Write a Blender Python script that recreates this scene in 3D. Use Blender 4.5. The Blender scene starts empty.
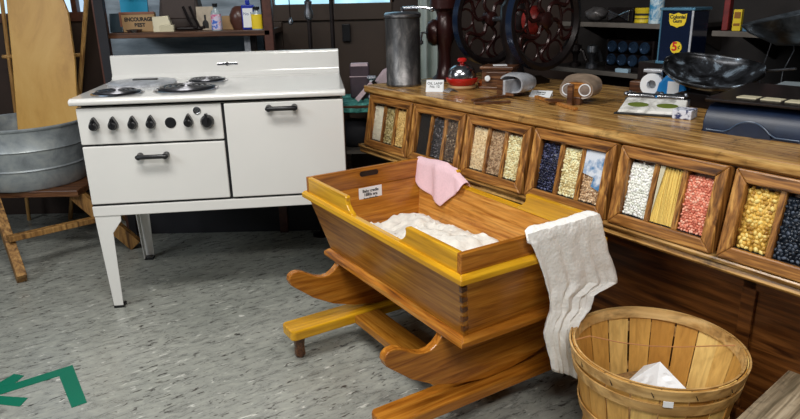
import bpy, bmesh, math, random
from mathutils import Vector, Matrix, noise
random.seed(7)
PI = math.pi
SC = bpy.context.scene
COL = SC.collection

# ------------------------------------------------------------------ camera
F_PX, PITCH, ROLL, CH = 663.4, .3152, -.0220, 1.281
cp, sp = math.cos(PITCH), math.sin(PITCH)
F = Vector((0, cp, -sp)); U0 = Vector((0, sp, cp)); R0 = Vector((1, 0, 0))
RV = R0 * math.cos(ROLL) + U0 * math.sin(ROLL)
UV = -R0 * math.sin(ROLL) + U0 * math.cos(ROLL)
cam_d = bpy.data.cameras.new('camera'); cam = bpy.data.objects.new('camera', cam_d); COL.objects.link(cam)
cam_d.sensor_width = 36; cam_d.lens = F_PX / 800 * 36; cam_d.clip_start = .02
M = Matrix((RV, UV, -F)).transposed().to_4x4(); M.translation = (0, 0, CH)
cam.matrix_world = M
SC.camera = cam
SC.view_settings.view_transform = 'Standard'; SC.view_settings.look = 'None'
SC.view_settings.gamma = 1; SC.view_settings.use_curve_mapping = False
SC.view_settings.exposure = 0.0
EYE = Vector((0, 0, CH))
def ray(x, y): return F + RV * ((x - 400) / F_PX) - UV * ((y - 209.5) / F_PX)
def onz(x, y, z):
    d = ray(x, y); return EYE + d * ((z - CH) / d.z)
def ony(x, y, Y):
    d = ray(x, y); return EYE + d * (Y / d.y)

# ------------------------------------------------------------------ materials
def nt(name):
    m = bpy.data.materials.new(name); m.use_nodes = True
    n = m.node_tree; b = n.nodes['Principled BSDF']
    return m, n, b
def lk(n, a, b): n.links.new(a, b)
def coords(n, scale=(1, 1, 1), rot=(0, 0, 0)):
    t = n.nodes.new('ShaderNodeTexCoord'); mp = n.nodes.new('ShaderNodeMapping')
    mp.inputs['Scale'].default_value = scale; src = t.outputs['Object']
    if any(rot):
        m0 = n.nodes.new('ShaderNodeMapping'); m0.inputs['Rotation'].default_value = rot
        lk(n, src, m0.inputs['Vector']); src = m0.outputs[0]
    lk(n, src, mp.inputs['Vector']); return mp.outputs[0]
def noise_n(n, vec, scale, detail=3, dist=0., rough=.55):
    k = n.nodes.new('ShaderNodeTexNoise'); k.inputs['Scale'].default_value = scale
    k.inputs['Detail'].default_value = detail; k.inputs['Distortion'].default_value = dist
    k.inputs['Roughness'].default_value = rough
    lk(n, vec, k.inputs['Vector']); return k.outputs['Fac']
def ramp(n, fac, stops):
    r = n.nodes.new('ShaderNodeValToRGB'); e = r.color_ramp.elements
    e[0].position = stops[0][0]; e[0].color = (*stops[0][1], 1)
    e[1].position = stops[-1][0]; e[1].color = (*stops[-1][1], 1)
    for p, c in stops[1:-1]:
        q = e.new(p); q.color = (*c, 1)
    lk(n, fac, r.inputs[0]); return r.outputs[0]
def mixc(n, fac, a, b, mode='MIX'):
    m = n.nodes.new('ShaderNodeMix'); m.data_type = 'RGBA'; m.blend_type = mode
    for s, v in ((m.inputs['Factor'], fac), (m.inputs['A'], a), (m.inputs['B'], b)):
        if isinstance(v, (int, float)): s.default_value = v
        elif isinstance(v, tuple): s.default_value = (*v, 1)
        else: lk(n, v, s)
    return m.outputs['Result']
def bump(n, b, h, strength=.2, dist=.002):
    k = n.nodes.new('ShaderNodeBump'); k.inputs['Strength'].default_value = strength
    k.inputs['Distance'].default_value = dist; lk(n, h, k.inputs['Height']); lk(n, k.outputs[0], b.inputs['Normal'])
def wood(name, dark, mid, light, axis='X', s=1., rough=.38, wear=0., fine=.6, fig=.4):
    m, n, b = nt(name)
    ax = {'X': (.06, 1, 1), 'Y': (1, .06, 1), 'Z': (1, 1, .06)}[axis]
    v = coords(n, tuple(a * 45 * s for a in ax))
    f = noise_n(n, v, 1., 4, 1.2)
    c = ramp(n, f, [(.32, dark), (.5, mid), (.68, light)])
    v2 = coords(n, tuple(a * 130 * s for a in ax))
    g = noise_n(n, v2, 1., 2, .3)
    c = mixc(n, fine, c, ramp(n, g, [(.3, (.35, .3, .25)), (.55, (1, 1, 1))]), 'MULTIPLY')
    # cathedral figure
    w = n.nodes.new('ShaderNodeTexWave'); w.wave_type = 'RINGS'; w.rings_direction = axis
    w.inputs['Scale'].default_value = 1.; w.inputs['Distortion'].default_value = 7
    w.inputs['Detail'].default_value = 2; w.inputs['Detail Scale'].default_value = .6
    lk(n, coords(n, tuple((.25 if a < 1 else 1) * 9 * s for a in ax)), w.inputs['Vector'])
    c = mixc(n, fig, c, ramp(n, w.outputs['Fac'], [(.1, (.5, .4, .3)), (.35, (1, 1, 1))]), 'MULTIPLY')
    if wear:
        q = noise_n(n, coords(n), 9, 5, .5, .7)
        c = mixc(n, ramp(n, q, [(.55, (0, 0, 0)), (.72, (wear, wear, wear))]), c, tuple(x * .25 for x in dark))
    lk(n, c, b.inputs['Base Color'])
    b.inputs['Roughness'].default_value = rough
    bump(n, b, g, .15, .001)
    return m
def plain(name, col, rough=.5, metal=0., var=.12, vs=8., bumps=0., coat=0., alpha=None, stretch=(1, 1, 1)):
    m, n, b = nt(name)
    f = noise_n(n, coords(n, stretch), vs, 4, .3)
    d = tuple(max(0, c * (1 - var)) for c in col); l = tuple(min(1, c * (1 + var)) for c in col)
    lk(n, ramp(n, f, [(.3, d), (.7, l)]), b.inputs['Base Color'])
    b.inputs['Roughness'].default_value = rough; b.inputs['Metallic'].default_value = metal
    if coat: b.inputs['Coat Weight'].default_value = coat; b.inputs['Coat Roughness'].default_value = .1
    if bumps: bump(n, b, noise_n(n, coords(n, stretch), vs * 6, 3), bumps, .002)
    return m
def mottled(name, stops, scale, rough, metal=0., detail=6, bumps=.1, stretch=(1, 1, 1)):
    m, n, b = nt(name)
    f = noise_n(n, coords(n, stretch), scale, detail, .4, .65)
    lk(n, ramp(n, f, stops), b.inputs['Base Color'])
    b.inputs['Roughness'].default_value = rough; b.inputs['Metallic'].default_value = metal
    bump(n, b, f, bumps, .003)
    return m
def grains(name, stops, rough=.6):
    stops = [(p, tuple(min(.95, x * 1.25) for x in c)) for p, c in stops]
    m, n, b = nt(name)
    g = n.nodes.new('ShaderNodeNewGeometry')
    lk(n, ramp(n, g.outputs['Random Per Island'], stops), b.inputs['Base Color'])
    b.inputs['Roughness'].default_value = rough
    return m
def glass(name, tint=(1, 1, 1), refl=.5):
    m = bpy.data.materials.new(name); m.use_nodes = True; n = m.node_tree
    n.nodes.remove(n.nodes['Principled BSDF']); o = n.nodes['Material Output']
    t = n.nodes.new('ShaderNodeBsdfTransparent'); t.inputs[0].default_value = (*tint, 1)
    g = n.nodes.new('ShaderNodeBsdfGlossy'); g.inputs['Roughness'].default_value = .03
    fr = n.nodes.new('ShaderNodeFresnel'); fr.inputs[0].default_value = 1.45
    mu = n.nodes.new('ShaderNodeMath'); mu.operation = 'MULTIPLY'; mu.inputs[1].default_value = refl
    mx = n.nodes.new('ShaderNodeMixShader')
    lk(n, fr.outputs[0], mu.inputs[0]); lk(n, mu.outputs[0], mx.inputs[0]); lk(n, t.outputs[0], mx.inputs[1]); lk(n, g.outputs[0], mx.inputs[2])
    lk(n, mx.outputs[0], o.inputs[0]); return m
def emit(name, col, st):
    m, n, b = nt(name)
    f = noise_n(n, coords(n), 5, 2)
    c = ramp(n, f, [(.35, tuple(x * .6 for x in col)), (.6, col)])
    lk(n, c, b.inputs['Emission Color']); b.inputs['Emission Strength'].default_value = st
    b.inputs['Base Color'].default_value = (0, 0, 0, 1)
    return m

m_enamel = plain('white enamel', (.79, .78, .75), .16, var=.025, vs=3, coat=.5)
m_black = plain('black bakelite', (.012, .012, .014), .3, var=.3)
m_gap = plain('dark gap', (.01, .01, .012), .8)
m_chrome = plain('chrome', (.6, .6, .62), .18, 1.)
m_steel = mottled('worn steel', [(.3, (.08, .085, .1)), (.7, (.38, .4, .44))], 20, .35, .9)
m_coil = plain('burner coil', (.10, .10, .11), .3, .8)
m_brass = plain('yellow brass ink', (.75, .55, .05), .5)
m_oak = wood('oak drawer frame', (.07, .024, .006), (.38, .16, .036), (.68, .35, .09), 'X', 1.3, .36)
m_oakv = wood('oak drawer frame upright', (.07, .024, .006), (.38, .16, .036), (.68, .35, .09), 'Z', 1.3, .36)
m_top = wood('counter top oak', (.18, .08, .020), (.52, .28, .08), (.78, .50, .18), 'X', 1.2, .25, .8)
m_base = wood('dark panel oak', (.05, .015, .003), (.15, .05, .010), (.25, .09, .02), 'X', .9, .35, fig=.6)
m_crad = wood('cradle pine', (.25, .085, .008), (.40, .155, .016), (.50, .22, .028), 'X', 1.1, .25, fine=.38, fig=.25)
m_cradY = wood('cradle pine cross', (.27, .085, .008), (.43, .155, .016), (.53, .22, .028), 'Y', 1.1, .25, fine=.38, fig=.25)
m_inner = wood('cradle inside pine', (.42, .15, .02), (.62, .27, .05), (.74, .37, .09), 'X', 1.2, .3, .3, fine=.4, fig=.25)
m_yel = wood('lit honey pine trim', (.52, .25, .01), (.68, .345, .012), (.76, .42, .02), 'X', .8, .24, fine=.3, fig=.15)  # yellower pine, light from the left also put into its colour
m_yelY = wood('lit honey pine trim cross', (.52, .25, .01), (.68, .345, .012), (.76, .42, .02), 'Y', .8, .24, fine=.3, fig=.15)  # same trim cross grain, with the light in its colour too
m_plinth = wood('striped pine moulding', (.22, .06, .005), (.55, .20, .02), (.78, .40, .07), 'X', 1.0, .3)
m_board = mottled('golden plywood', [(.25, (.42, .2, .035)), (.5, (.66, .37, .085)), (.75, (.76, .48, .14))], 5, .4, detail=8, bumps=.03, stretch=(1, 1, .4))
m_pole = wood('pale pole wood', (.32, .15, .04), (.55, .30, .09), (.68, .42, .16), 'Z', 1, .45)
m_bench = wood('old bench wood', (.10, .045, .012), (.34, .17, .045), (.50, .28, .09), 'Z', .8, .6, .6)
m_galv = mottled('galvanised zinc', [(.25, (.17, .19, .205)), (.5, (.33, .365, .385)), (.75, (.50, .53, .51))], 9, .45, .4, bumps=.15)
m_tin = mottled('tarnished tin', [(.3, (.05, .05, .055)), (.52, (.13, .127, .127)), (.72, (.33, .315, .31))], 22, .42, .75, bumps=.3, stretch=(1, 1, .45))
m_darkwood = wood('dark shelf wood', (.03, .012, .006), (.09, .035, .015), (.17, .07, .03), 'X', .8, .45)
m_redwood = plain('red brown paint', (.085, .028, .018), .45, var=.3, vs=30)
m_wallb = plain('brown wall paint', (.034, .018, .012), .6, var=.15)
m_door = plain('brown door paint', (.050, .030, .019), .5, var=.12)
m_bluegrey = mottled('blue grey panel', [(.3, (.14, .19, .24)), (.7, (.50, .60, .70))], 3, .4, bumps=0, stretch=(.5, .5, 4))
m_wallr = plain('dark back wall', (.016, .012, .011), .7, var=.3)
m_shelf = plain('grey shelf edge', (.17, .15, .13), .5, var=.2)
m_shelfdk = plain('dark shelf', (.03, .025, .022), .6)
m_white = plain('white card', (.86, .88, .9), .6, var=.03)
m_ink = plain('black ink', (.02, .02, .02), .7)
m_linen = plain('white linen', (.84, .80, .73), .85, var=.08, vs=60, bumps=.6)
m_iron = plain('black cast iron', (.018, .013, .013), .32, .4, var=.4, vs=20)
m_maroon = plain('maroon cast iron', (.036, .010, .009), .3, .2, var=.3, vs=15)
m_red = plain('bright red enamel', (.55, .015, .012), .22, coat=.4)
m_redpaint = plain('red mill paint', (.25, .018, .014), .4, var=.3, vs=25)
m_bluerim = plain('black rim with blue sheen', (.012, .022, .05), .2, .3)  # black rim, with the blue reflected highlight put into its colour
m_brownwood = wood('dark walnut', (.04, .014, .006), (.13, .05, .02), (.24, .11, .045), 'X', 1.5, .35)
m_orangewood = wood('orange stereoscope wood', (.25, .08, .015), (.50, .2, .04), (.62, .3, .08), 'X', 1.5, .35)
m_grey = mottled('dull aluminium', [(.3, (.30, .31, .34)), (.7, (.66, .68, .72))], 25, .35, .25)
m_navy = mottled('navy enamel', [(.3, (.004, .009, .026)), (.7, (.009, .021, .055))], 12, .4, bumps=.05)
m_blue = plain('bright blue plastic', (.01, .22, .6), .3, var=.1)
m_yellow = plain('yellow label', (.85, .62, .02), .45, var=.04)
m_darkglass = plain('dark blue glass', (.006, .012, .035), .08, coat=.5)
m_bluemetal = plain('pale blue metal', (.12, .3, .45), .3, .6)
m_cream = plain('cream china', (.66, .6, .42), .4, var=.1)
m_tan = plain('tan wood block', (.42, .26, .12), .55, var=.1)
m_teal = mottled('turquoise cloth', [(.35, (.02, .12, .11)), (.6, (.12, .5, .42)), (.75, (.5, .8, .7))], 30, .8)
m_plum = plain('plum grey leather', (.075, .05, .065), .5, var=.3)
m_pinkw = plain('pale pink plush', (.72, .55, .6), .8, var=.15, vs=30)
m_stripe = mottled('blue white pattern', [(.42, (.02, .03, .12)), (.5, (.7, .72, .8))], 60, .7)
m_pink = plain('pink knit', (.90, .62, .68), .9, var=.05, vs=120, bumps=.5)
m_curtain = plain('grey green drape', (.40, .45, .42), .8, var=.1)
m_green = plain('green floor tape', (.0, .15, .085), .4, var=.04)
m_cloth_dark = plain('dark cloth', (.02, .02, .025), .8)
m_orange = plain('orange paint', (.6, .12, .02), .4)

# ------------------------------------------------------------------ mesh helpers
class MB:
    def __init__(s): s.bm = bmesh.new()
    def pts(s, P, faces):
        v = [s.bm.verts.new(p) for p in P]
        for f in faces:
            try: s.bm.faces.new([v[i] for i in f])
            except ValueError: pass
        return s
    def box(s, x0, x1, y0, y1, z0, z1, M=None):
        P = [Vector(p) for p in ((x0, y0, z0), (x1, y0, z0), (x1, y1, z0), (x0, y1, z0), (x0, y0, z1), (x1, y0, z1), (x1, y1, z1), (x0, y1, z1))]
        if M is not None: P = [M @ p for p in P]
        return s.pts(P, [(3, 2, 1, 0), (4, 5, 6, 7), (0, 1, 5, 4), (1, 2, 6, 5), (2, 3, 7, 6), (3, 0, 4, 7)])
    def hexa(s, P):  # 4 bottom, 4 top
        return s.pts(P, [(3, 2, 1, 0), (4, 5, 6, 7), (0, 1, 5, 4), (1, 2, 6, 5), (2, 3, 7, 6), (3, 0, 4, 7)])
    def prism(s, poly, axis, a, b, M=None):
        n = len(poly)
        def mk(p, t):
            q = {'X': (t, p[0], p[1]), 'Y': (p[0], t, p[1]), 'Z': (p[0], p[1], t)}[axis]
            q = Vector(q); return M @ q if M is not None else q
        P = [mk(p, a) for p in poly] + [mk(p, b) for p in poly]
        return s.pts(P, [tuple(range(n))[::-1], tuple(range(n, 2 * n))] + [(i, (i + 1) % n, n + (i + 1) % n, n + i) for i in range(n)])
    def tube(s, path, r, n=8, closed=False, M=None):
        path = [Vector(p) for p in path]; rings = []; N = len(path); up = None
        for i, p in enumerate(path):
            if closed: t = path[(i + 1) % N] - path[i - 1]
            else: t = path[min(i + 1, N - 1)] - path[max(i - 1, 0)]
            t.normalize()
            if up is None:
                up = Vector((0, 0, 1)) if abs(t.z) < .9 else Vector((1, 0, 0))
            a = t.cross(up)
            if a.length < 1e-5: a = t.orthogonal()
            a.normalize(); up = a.cross(t).normalized()
            rr = r[i] if isinstance(r, (list, tuple)) else r
            rings.append([s.bm.verts.new((M @ q) if M is not None else q) for q in [p + (a * math.cos(2 * PI * k / n) + up * math.sin(2 * PI * k / n)) * rr for k in range(n)]])
        for i in range(N if closed else N - 1):
            A = rings[i]; B = rings[(i + 1) % N]
            for k in range(n):
                s.bm.faces.new((A[k], A[(k + 1) % n], B[(k + 1) % n], B[k]))
        if not closed:
            s.bm.faces.new(rings[0][::-1]); s.bm.faces.new(rings[-1])
        return s
    def lathe(s, prof, n=32, M=None, close=False):
        rings = []
        for r, z in prof:
            if r < 1e-6:
                q = Vector((0, 0, z)); rings.append([s.bm.verts.new(M @ q if M is not None else q)])
            else:
                rings.append([s.bm.verts.new((M @ q) if M is not None else q) for q in [Vector((r * math.cos(2 * PI * k / n), r * math.sin(2 * PI * k / n), z)) for k in range(n)]])
        L = len(rings)
        for i in range(L if close else L - 1):
            A, B = rings[i], rings[(i + 1) % L]
            for k in range(n):
                f = []
                if len(A) == 1 and len(B) == 1: continue
                if len(A) == 1: f = (A[0], B[k], B[(k + 1) % n])
                elif len(B) == 1: f = (A[k], A[(k + 1) % n], B[0])
                else: f = (A[k], A[(k + 1) % n], B[(k + 1) % n], B[k])
                s.bm.faces.new(f)
        if not close:
            for rg in (rings[0], rings[-1]):
                if len(rg) > 2: s.bm.faces.new(rg)
        return s
    def grid(s, rows, thick=0.):
        vs = [[s.bm.verts.new(p) for p in r] for r in rows]
        for i in range(len(vs) - 1):
            for j in range(len(vs[0]) - 1):
                s.bm.faces.new((vs[i][j], vs[i][j + 1], vs[i + 1][j + 1], vs[i + 1][j]))
        return s
    def build(s, name, mat, parent=None, smooth=False, bevel=0., seg=2, solid=0., sub=0, M=None, recalc=True):
        if recalc: bmesh.ops.recalc_face_normals(s.bm, faces=s.bm.faces[:])
        me = bpy.data.meshes.new(name); s.bm.to_mesh(me); s.bm.free()
        if M is not None: me.transform(M)
        me.materials.append(mat)
        if smooth:
            for p in me.polygons: p.use_smooth = True
            try: me.set_sharp_from_angle(angle=math.radians(40))
            except Exception: pass
        o = bpy.data.objects.new(name, me); COL.objects.link(o)
        if parent: o.parent = parent
        if solid:
            k = o.modifiers.new('solid', 'SOLIDIFY'); k.thickness = solid; k.offset = 0
        if bevel:
            k = o.modifiers.new('bevel', 'BEVEL'); k.width = bevel; k.segments = seg; k.limit_method = 'ANGLE'; k.angle_limit = .6
        if sub:
            k = o.modifiers.new('sub', 'SUBSURF'); k.levels = sub; k.render_levels = sub
        return o
def tag(o, label=None, cat=None, group=None, kind=None):
    if label: o['label'] = label
    if cat: o['category'] = cat
    if group: o['group'] = group
    if kind: o['kind'] = kind
    return o
def thing(name, label, cat, loc=(0, 0, 0), rz=0., group=None, kind=None):
    o = bpy.data.objects.new(name, None); COL.objects.link(o); o.empty_display_size = .05
    o.location = loc; o.rotation_euler = (0, 0, rz); return tag(o, label, cat, group, kind)
def T(x=0, y=0, z=0, rx=0, ry=0, rz=0):
    return Matrix.Translation((x, y, z)) @ Matrix.Rotation(rz, 4, 'Z') @ Matrix.Rotation(ry, 4, 'Y') @ Matrix.Rotation(rx, 4, 'X')
def text(name, lines, size, mat, parent, M, squeeze=1., space=.8, thick=.0004, bold=0.):
    cu = bpy.data.curves.new(name, 'FONT'); cu.body = lines; cu.size = size; cu.align_x = 'CENTER'; cu.align_y = 'CENTER'
    cu.extrude = thick; cu.space_line = space; cu.offset = bold
    tmp = bpy.data.objects.new(name + '_tmp', cu); COL.objects.link(tmp)
    dg = bpy.context.evaluated_depsgraph_get(); me = bpy.data.meshes.new_from_object(tmp.evaluated_get(dg))
    bpy.data.objects.remove(tmp); me.transform(M @ Matrix.Diagonal((squeeze, 1, 1, 1)))
    me.materials.clear(); me.materials.append(mat)
    o = bpy.data.objects.new(name, me); COL.objects.link(o); o.parent = parent; return o
def fillcircle(n, r, cx=0, cy=0): return [(cx + r * math.cos(2 * PI * k / n), cy + r * math.sin(2 * PI * k / n)) for k in range(n)]

# ------------------------------------------------------------------ frames
CA = -.9685; CPT = Vector((-.152, 3.130, 0))
CD = Vector((math.cos(CA), math.sin(CA), 0)); CN = Vector((-math.sin(CA), math.cos(CA), 0))
def C(l, o, z=0.): return CPT + CD * l + CN * o + Vector((0, 0, z))
HC = .875

# ------------------------------------------------------------------ setting
def floor_mat():
    m, n, b = nt('speckled linoleum')
    big = noise_n(n, coords(n), 1.6, 4, .3)
    base = ramp(n, big, [(.3, (.24, .25, .225)), (.7, (.36, .365, .33))])
    fine = noise_n(n, coords(n, (13, 36, 10), (0, 0, -.55)), 1.0, 7, .6, .78)
    base = mixc(n, .75, base, ramp(n, fine, [(.34, (.42, .42, .42)), (.48, (.92, .92, .92)), (.66, (1.35, 1.35, 1.3))]), 'MULTIPLY')
    s1 = noise_n(n, coords(n, (19, 58, 10), (0, 0, -.55)), 1.0, 2, .8)
    c = mixc(n, ramp(n, s1, [(.64, (0, 0, 0)), (.72, (.8, .8, .8))]), base, (.68, .68, .62))
    s2 = noise_n(n, coords(n, (19, 56, 9), (.0, .0, -.55)), 1.1, 4, 1.2)
    c = mixc(n, ramp(n, s2, [(.60, (0, 0, 0)), (.67, (1, 1, 1))]), c, (.05, .045, .04))
    lk(n, c, b.inputs['Base Color'])
    lk(n, ramp(n, fine, [(.3, (.22,) * 3), (.7, (.38,) * 3)]), b.inputs['Roughness'])
    bump(n, b, fine, .06, .002)
    return m
fl = MB().box(-4, 4, -1.5, 4.1, -.06, 0).build('floor', floor_mat()); tag(fl, kind='structure')
WY = 4.0
def struct(name, mb, mat, **k):
    o = mb.build(name, mat, **k); return tag(o, kind='structure')
wa = ony(272, 5, WY).x; wb = ony(392, 5, WY).x; wzb = 1.232
la = ony(-60, 10, WY).x; lb = ony(85, 10, WY).x; lzb = ony(75, 12, WY).z
wall = MB()
wall.box(-4, la, WY, WY + .1, 0, 2.6); wall.box(la, lb, WY, WY + .1, 0, lzb); wall.box(la, lb, WY, WY + .1, 2.1, 2.6)
wall.box(lb, wa, WY, WY + .1, 0, 2.6); wall.box(wa, wb, WY, WY + .1, 2.1, 2.6); wall.box(wa, wb, WY, WY + .1, 0, .02); wall.box(wb, 1.06, WY, WY + .1, 0, 2.6)
struct('wall_back', wall, m_wallb)
# door with a glazed upper half
d = MB(); d.box(wa, wb, WY + .01, WY + .06, .02, wzb)
struct('door_1', d, m_door)
fr = MB(); fr.box(wa, wb, WY - .012, WY + .01, 1.14, wzb); fr.box(wa, wa + .05, WY - .012, WY + .01, .1, 1.14); fr.box(wb - .05, wb, WY - .012, WY + .01, .1, 1.14)
tag(fr.build('trim_1', m_door, bevel=.004), kind='structure')
w1 = MB().box(wa, wb, WY + .05, WY + .06, wzb, 2.1); struct('window_1', w1, emit('daylit window', (.45, .8, 1.), 1.6))
mul = MB()
for x in (wa, (wa + wb) / 2, wb): mul.box(x - .012, x + .012, WY, WY + .045, wzb, 2.1)
struct('trim_2', mul, m_darkwood)
w2 = MB().box(la, lb, WY + .05, WY + .06, lzb, 2.1); struct('window_2', w2, emit('daylit side window', (.55, .75, .95), 1.3))
s3 = MB().box(la, lb, WY - .02, WY + .045, lzb - .05, lzb); xm = ony(76, 5, WY).x; s3.box(xm - .03, xm - .0, WY, WY + .045, lzb, 2.1)
struct('trim_3', s3, m_redwood)
# door plate
pl0, pl1 = ony(342, 24, WY), ony(351, 41, WY)
struct('trim_4', MB().box(pl0.x, pl1.x, WY - .02, WY + .0, pl1.z, pl0.z), m_black, bevel=.003)
# blue-grey panel behind the shelf
bx0, bx1 = ony(106, 40, WY).x, ony(264, 40, WY).x
struct('trim_5', MB().box(bx0, bx1, WY - .02, WY, .7, 1.75), m_bluegrey)
# wall behind the counter
wr = MB(); wr.box(-.05, 4.6, 1.5, 1.6, 0, 2.6)
wro = struct('wall_right', wr, m_wallr, M=Matrix.Translation(CPT) @ Matrix.Rotation(CA, 4, 'Z'))

# ------------------------------------------------------------------ stove
SA = .117
stove = thing('electric_stove', 'white enamel electric range with four burners and black knobs', 'stove', (-1.288, 2.605, 0), SA)
def P_(mb, name, mat, par, **k): return mb.build(name, mat, par, **k)
P_(MB().box(.014, 1.072, .03, .62, .425, .874), 'body', m_enamel, stove, bevel=.004)
P_(MB().box(.016, 1.070, .0285, .031, .43, .873).box(.03, 1.06, .04, .6, .874, .886), 'seam_backing', m_gap, stove)
ct = MB().prism([(.0, .886), (-.004, .9), (.002, .909), (.012, .913), (.575, .913), (.605, .918), (.622, .935), (.628, 1.02), (.634, 1.027), (.648, 1.027), (.652, 1.02), (.652, .886)], 'X', -.002, 1.082)
P_(ct, 'cooktop', m_enamel, stove, bevel=.004, seg=2)
P_(MB().box(.016, .578, .016, .03, .726, .872), 'control_panel', m_enamel, stove, bevel=.004)
dr = P_(MB().box(.018, .578, .012, .03, .476, .718), 'oven_drawer', m_enamel, stove, bevel=.004)
dd = P_(MB().box(.590, 1.071, .010, .03, .476, .872), 'oven_door', m_enamel, stove, bevel=.004)
P_(MB().box(.016, 1.072, .014, .03, .423, .466).box(.016, .026, .03, .6, .423, .466), 'apron', m_enamel, stove, bevel=.003)
def handle(x0, x1, z, y, par):
    k = MB()
    k.tube([(x0, y - .032, z), (x0 + .01, y - .034, z), (x1 - .01, y - .034, z), (x1, y - .032, z)], [.006, .0095, .0095, .006], 12)
    for x in (x0 + .012, x1 - .012): k.lathe([(.013, 0), (.013, .012), (.009, .03), (.011, .04)], 14, T(x, y, z, PI / 2))
    P_(k, 'handle', m_black, par, smooth=True)
handle(.757, .884, .848, .010, dd); handle(.227, .354, .674, .012, dr)
for i, x in enumerate((.081, .154, .229, .299, .446)):
    k = MB(); k.prism([(.018 * math.cos(a), .018 * math.sin(a)) for a in [PI * .85 + j * (1.3 * PI) / 14 for j in range(15)]] + [(.006, .028), (0, .036), (-.006, .028)], 'Y', -.012, .016, T(x, 0, .804))
    k.lathe([(.016, 0), (.014, .012), (0, .013)], 16, T(x, -.012, .804, PI / 2)); k.box(x - .003, x + .003, -.028, -.01, .79, .835)
    P_(k, 'knob', m_black, stove, bevel=.002)
k = MB().lathe([(.027, 0), (.027, .014), (.02, .028), (0, .03)], 28, T(.519, .016, .803, PI / 2)); k.box(.514, .524, -.022, 0, .79, .838)
P_(k, 'knob', m_black, stove, smooth=True)
P_(MB().lathe([(.022, 0), (.022, .002), (0, .002)], 24, T(.373, .016, .803, PI / 2)).lathe([(.019, .002), (.0175, .004), (0, .0045)], 24, T(.373, .016, .803, PI / 2)), 'indicator_dial', m_black, stove)
P_(MB().lathe([(.0155, 0), (.0155, .003), (.012, .004), (.011, .002), (0, .002)], 24, T(.482, .016, .848, PI / 2)), 'round_badge', m_chrome, stove)
bd = P_(MB().box(.492, .592, .622, .629, .966, .979), 'name_badge', m_chrome, stove, bevel=.002)
P_(MB().lathe([(.009, 0), (.008, .004), (0, .005)], 20, T(.542, .622, .9725, PI / 2)), 'badge_stud', m_chrome, bd)
def burner(cx, cy, R):
    b = P_(MB().lathe([(R, .9135), (R, .917), (R * .93, .919), (R * .88, .915), (0, .914)], 48, T(cx, cy)), 'drip_pan', m_chrome, stove, smooth=True)
    c = MB(); turns = 4; N = 36 * turns
    c.tube([(cx + (R * .84 * (.18 + .82 * i / N)) * math.cos(2 * PI * i / 36), cy + (R * .84 * (.18 + .82 * i / N)) * math.sin(2 * PI * i / 36), .923) for i in range(N + 1)], R * .055, 6)
    c.box(cx - R * .86, cx + R * .86, cy - .003, cy + .003, .915, .920)
    P_(c, 'coil', m_coil, b, smooth=True)
burner(.155, .125, .105); burner(.42, .185, .135); burner(.465, .455, .095)
lid = P_(MB().lathe([(.15, .9135), (.152, .921), (.146, .925), (.11, .925), (.10, .929), (0, .931)], 48, T(.18, .435)), 'cooker_lid', m_grey, stove, smooth=True)
P_(MB().box(.14, .25, .425, .450, .930, .936), 'lid_handle', m_black, lid, bevel=.003)
for sx, sy in ((0, 0), (1, 0), (0, 1), (1, 1)):
    px = (lambda v: v) if sx == 0 else (lambda v: 1.086 - v)
    py = (lambda v: v) if sy == 0 else (lambda v: .632 - v)
    k = MB()
    prof = [(.018, .424), (.123, .424), (.121, .398), (.082, .346), (.075, .012), (.036, .012)]
    k.prism([(px(a), b) for a, b in prof], 'Y', py(.018), py(.022))
    prof2 = [(.018, .424), (.11, .424), (.108, .398), (.075, .346), (.07, .012), (.036, .012)]
    k.prism([(py(a), b) for a, b in prof2], 'X', px(.022), px(.026), T(0, 0, 0))
    # taper the side sheet to follow the raked outer edge
    for v in k.bm.verts:
        if abs(v.co.x - px(.022)) < 1e-4 or abs(v.co.x - px(.026)) < 1e-4:
            t = (.424 - v.co.z) / .412; v.co.x += (1 if sx == 0 else -1) * .014 * t
    lg = P_(k, 'leg', m_enamel, stove, bevel=.0015)
    P_(MB().box(min(px(.034), px(.078)), max(px(.034), px(.078)), min(py(.018), py(.06)), max(py(.018), py(.06)), 0, .013), 'foot', m_black, lg, bevel=.002)

# ------------------------------------------------------------------ cradle
CRA = math.radians(-58.0); CRO = Vector((.123, 2.105, 0))
def CRW(x, y, z): return CRO + Vector((math.cos(CRA), math.sin(CRA), 0)) * x + Vector((-math.sin(CRA), math.cos(CRA), 0)) * y + Vector((0, 0, z))
cu_, cw_ = Vector((math.cos(CRA), math.sin(CRA), 0)), Vector((-math.sin(CRA), math.cos(CRA), 0))
def cr_local(P): d = P - CRO; return Vector((d.dot(cu_), d.dot(cw_), d.z))
def cr_x(px, py, x):
    d = ray(px, py); P0 = CRO + cu_ * x; t = (P0 - EYE).dot(cu_) / d.dot(cu_); return cr_local(EYE + d * t)
def cr_y(px, py, y):
    d = ray(px, py); P0 = CRO + cw_ * y; t = (P0 - EYE).dot(cw_) / d.dot(cw_); return cr_local(EYE + d * t)
cradle = thing('cradle', 'varnished orange pine rocking cradle with dovetailed corners', 'cradle', CRO, CRA)
ZB, ZM, ZT = .36, .57, .645
HX0, HY0, HX1, HY1, TH = .408, .2, .470, .258, .018
def side(s):
    return MB().hexa([(-HX0, s * HY0, ZB), (HX0, s * HY0, ZB), (HX0, s * (HY0 - TH), ZB), (-HX0, s * (HY0 - TH), ZB),
                      (-HX1, s * HY1, ZM + .012), (HX1, s * HY1, ZM + .012), (HX1, s * (HY1 - TH), ZM + .012), (-HX1, s * (HY1 - TH), ZM + .012)])
P_(side(-1), 'side_panel', m_crad, cradle, bevel=.002)
P_(side(1), 'side_panel', m_inner, cradle, bevel=.002)
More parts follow.
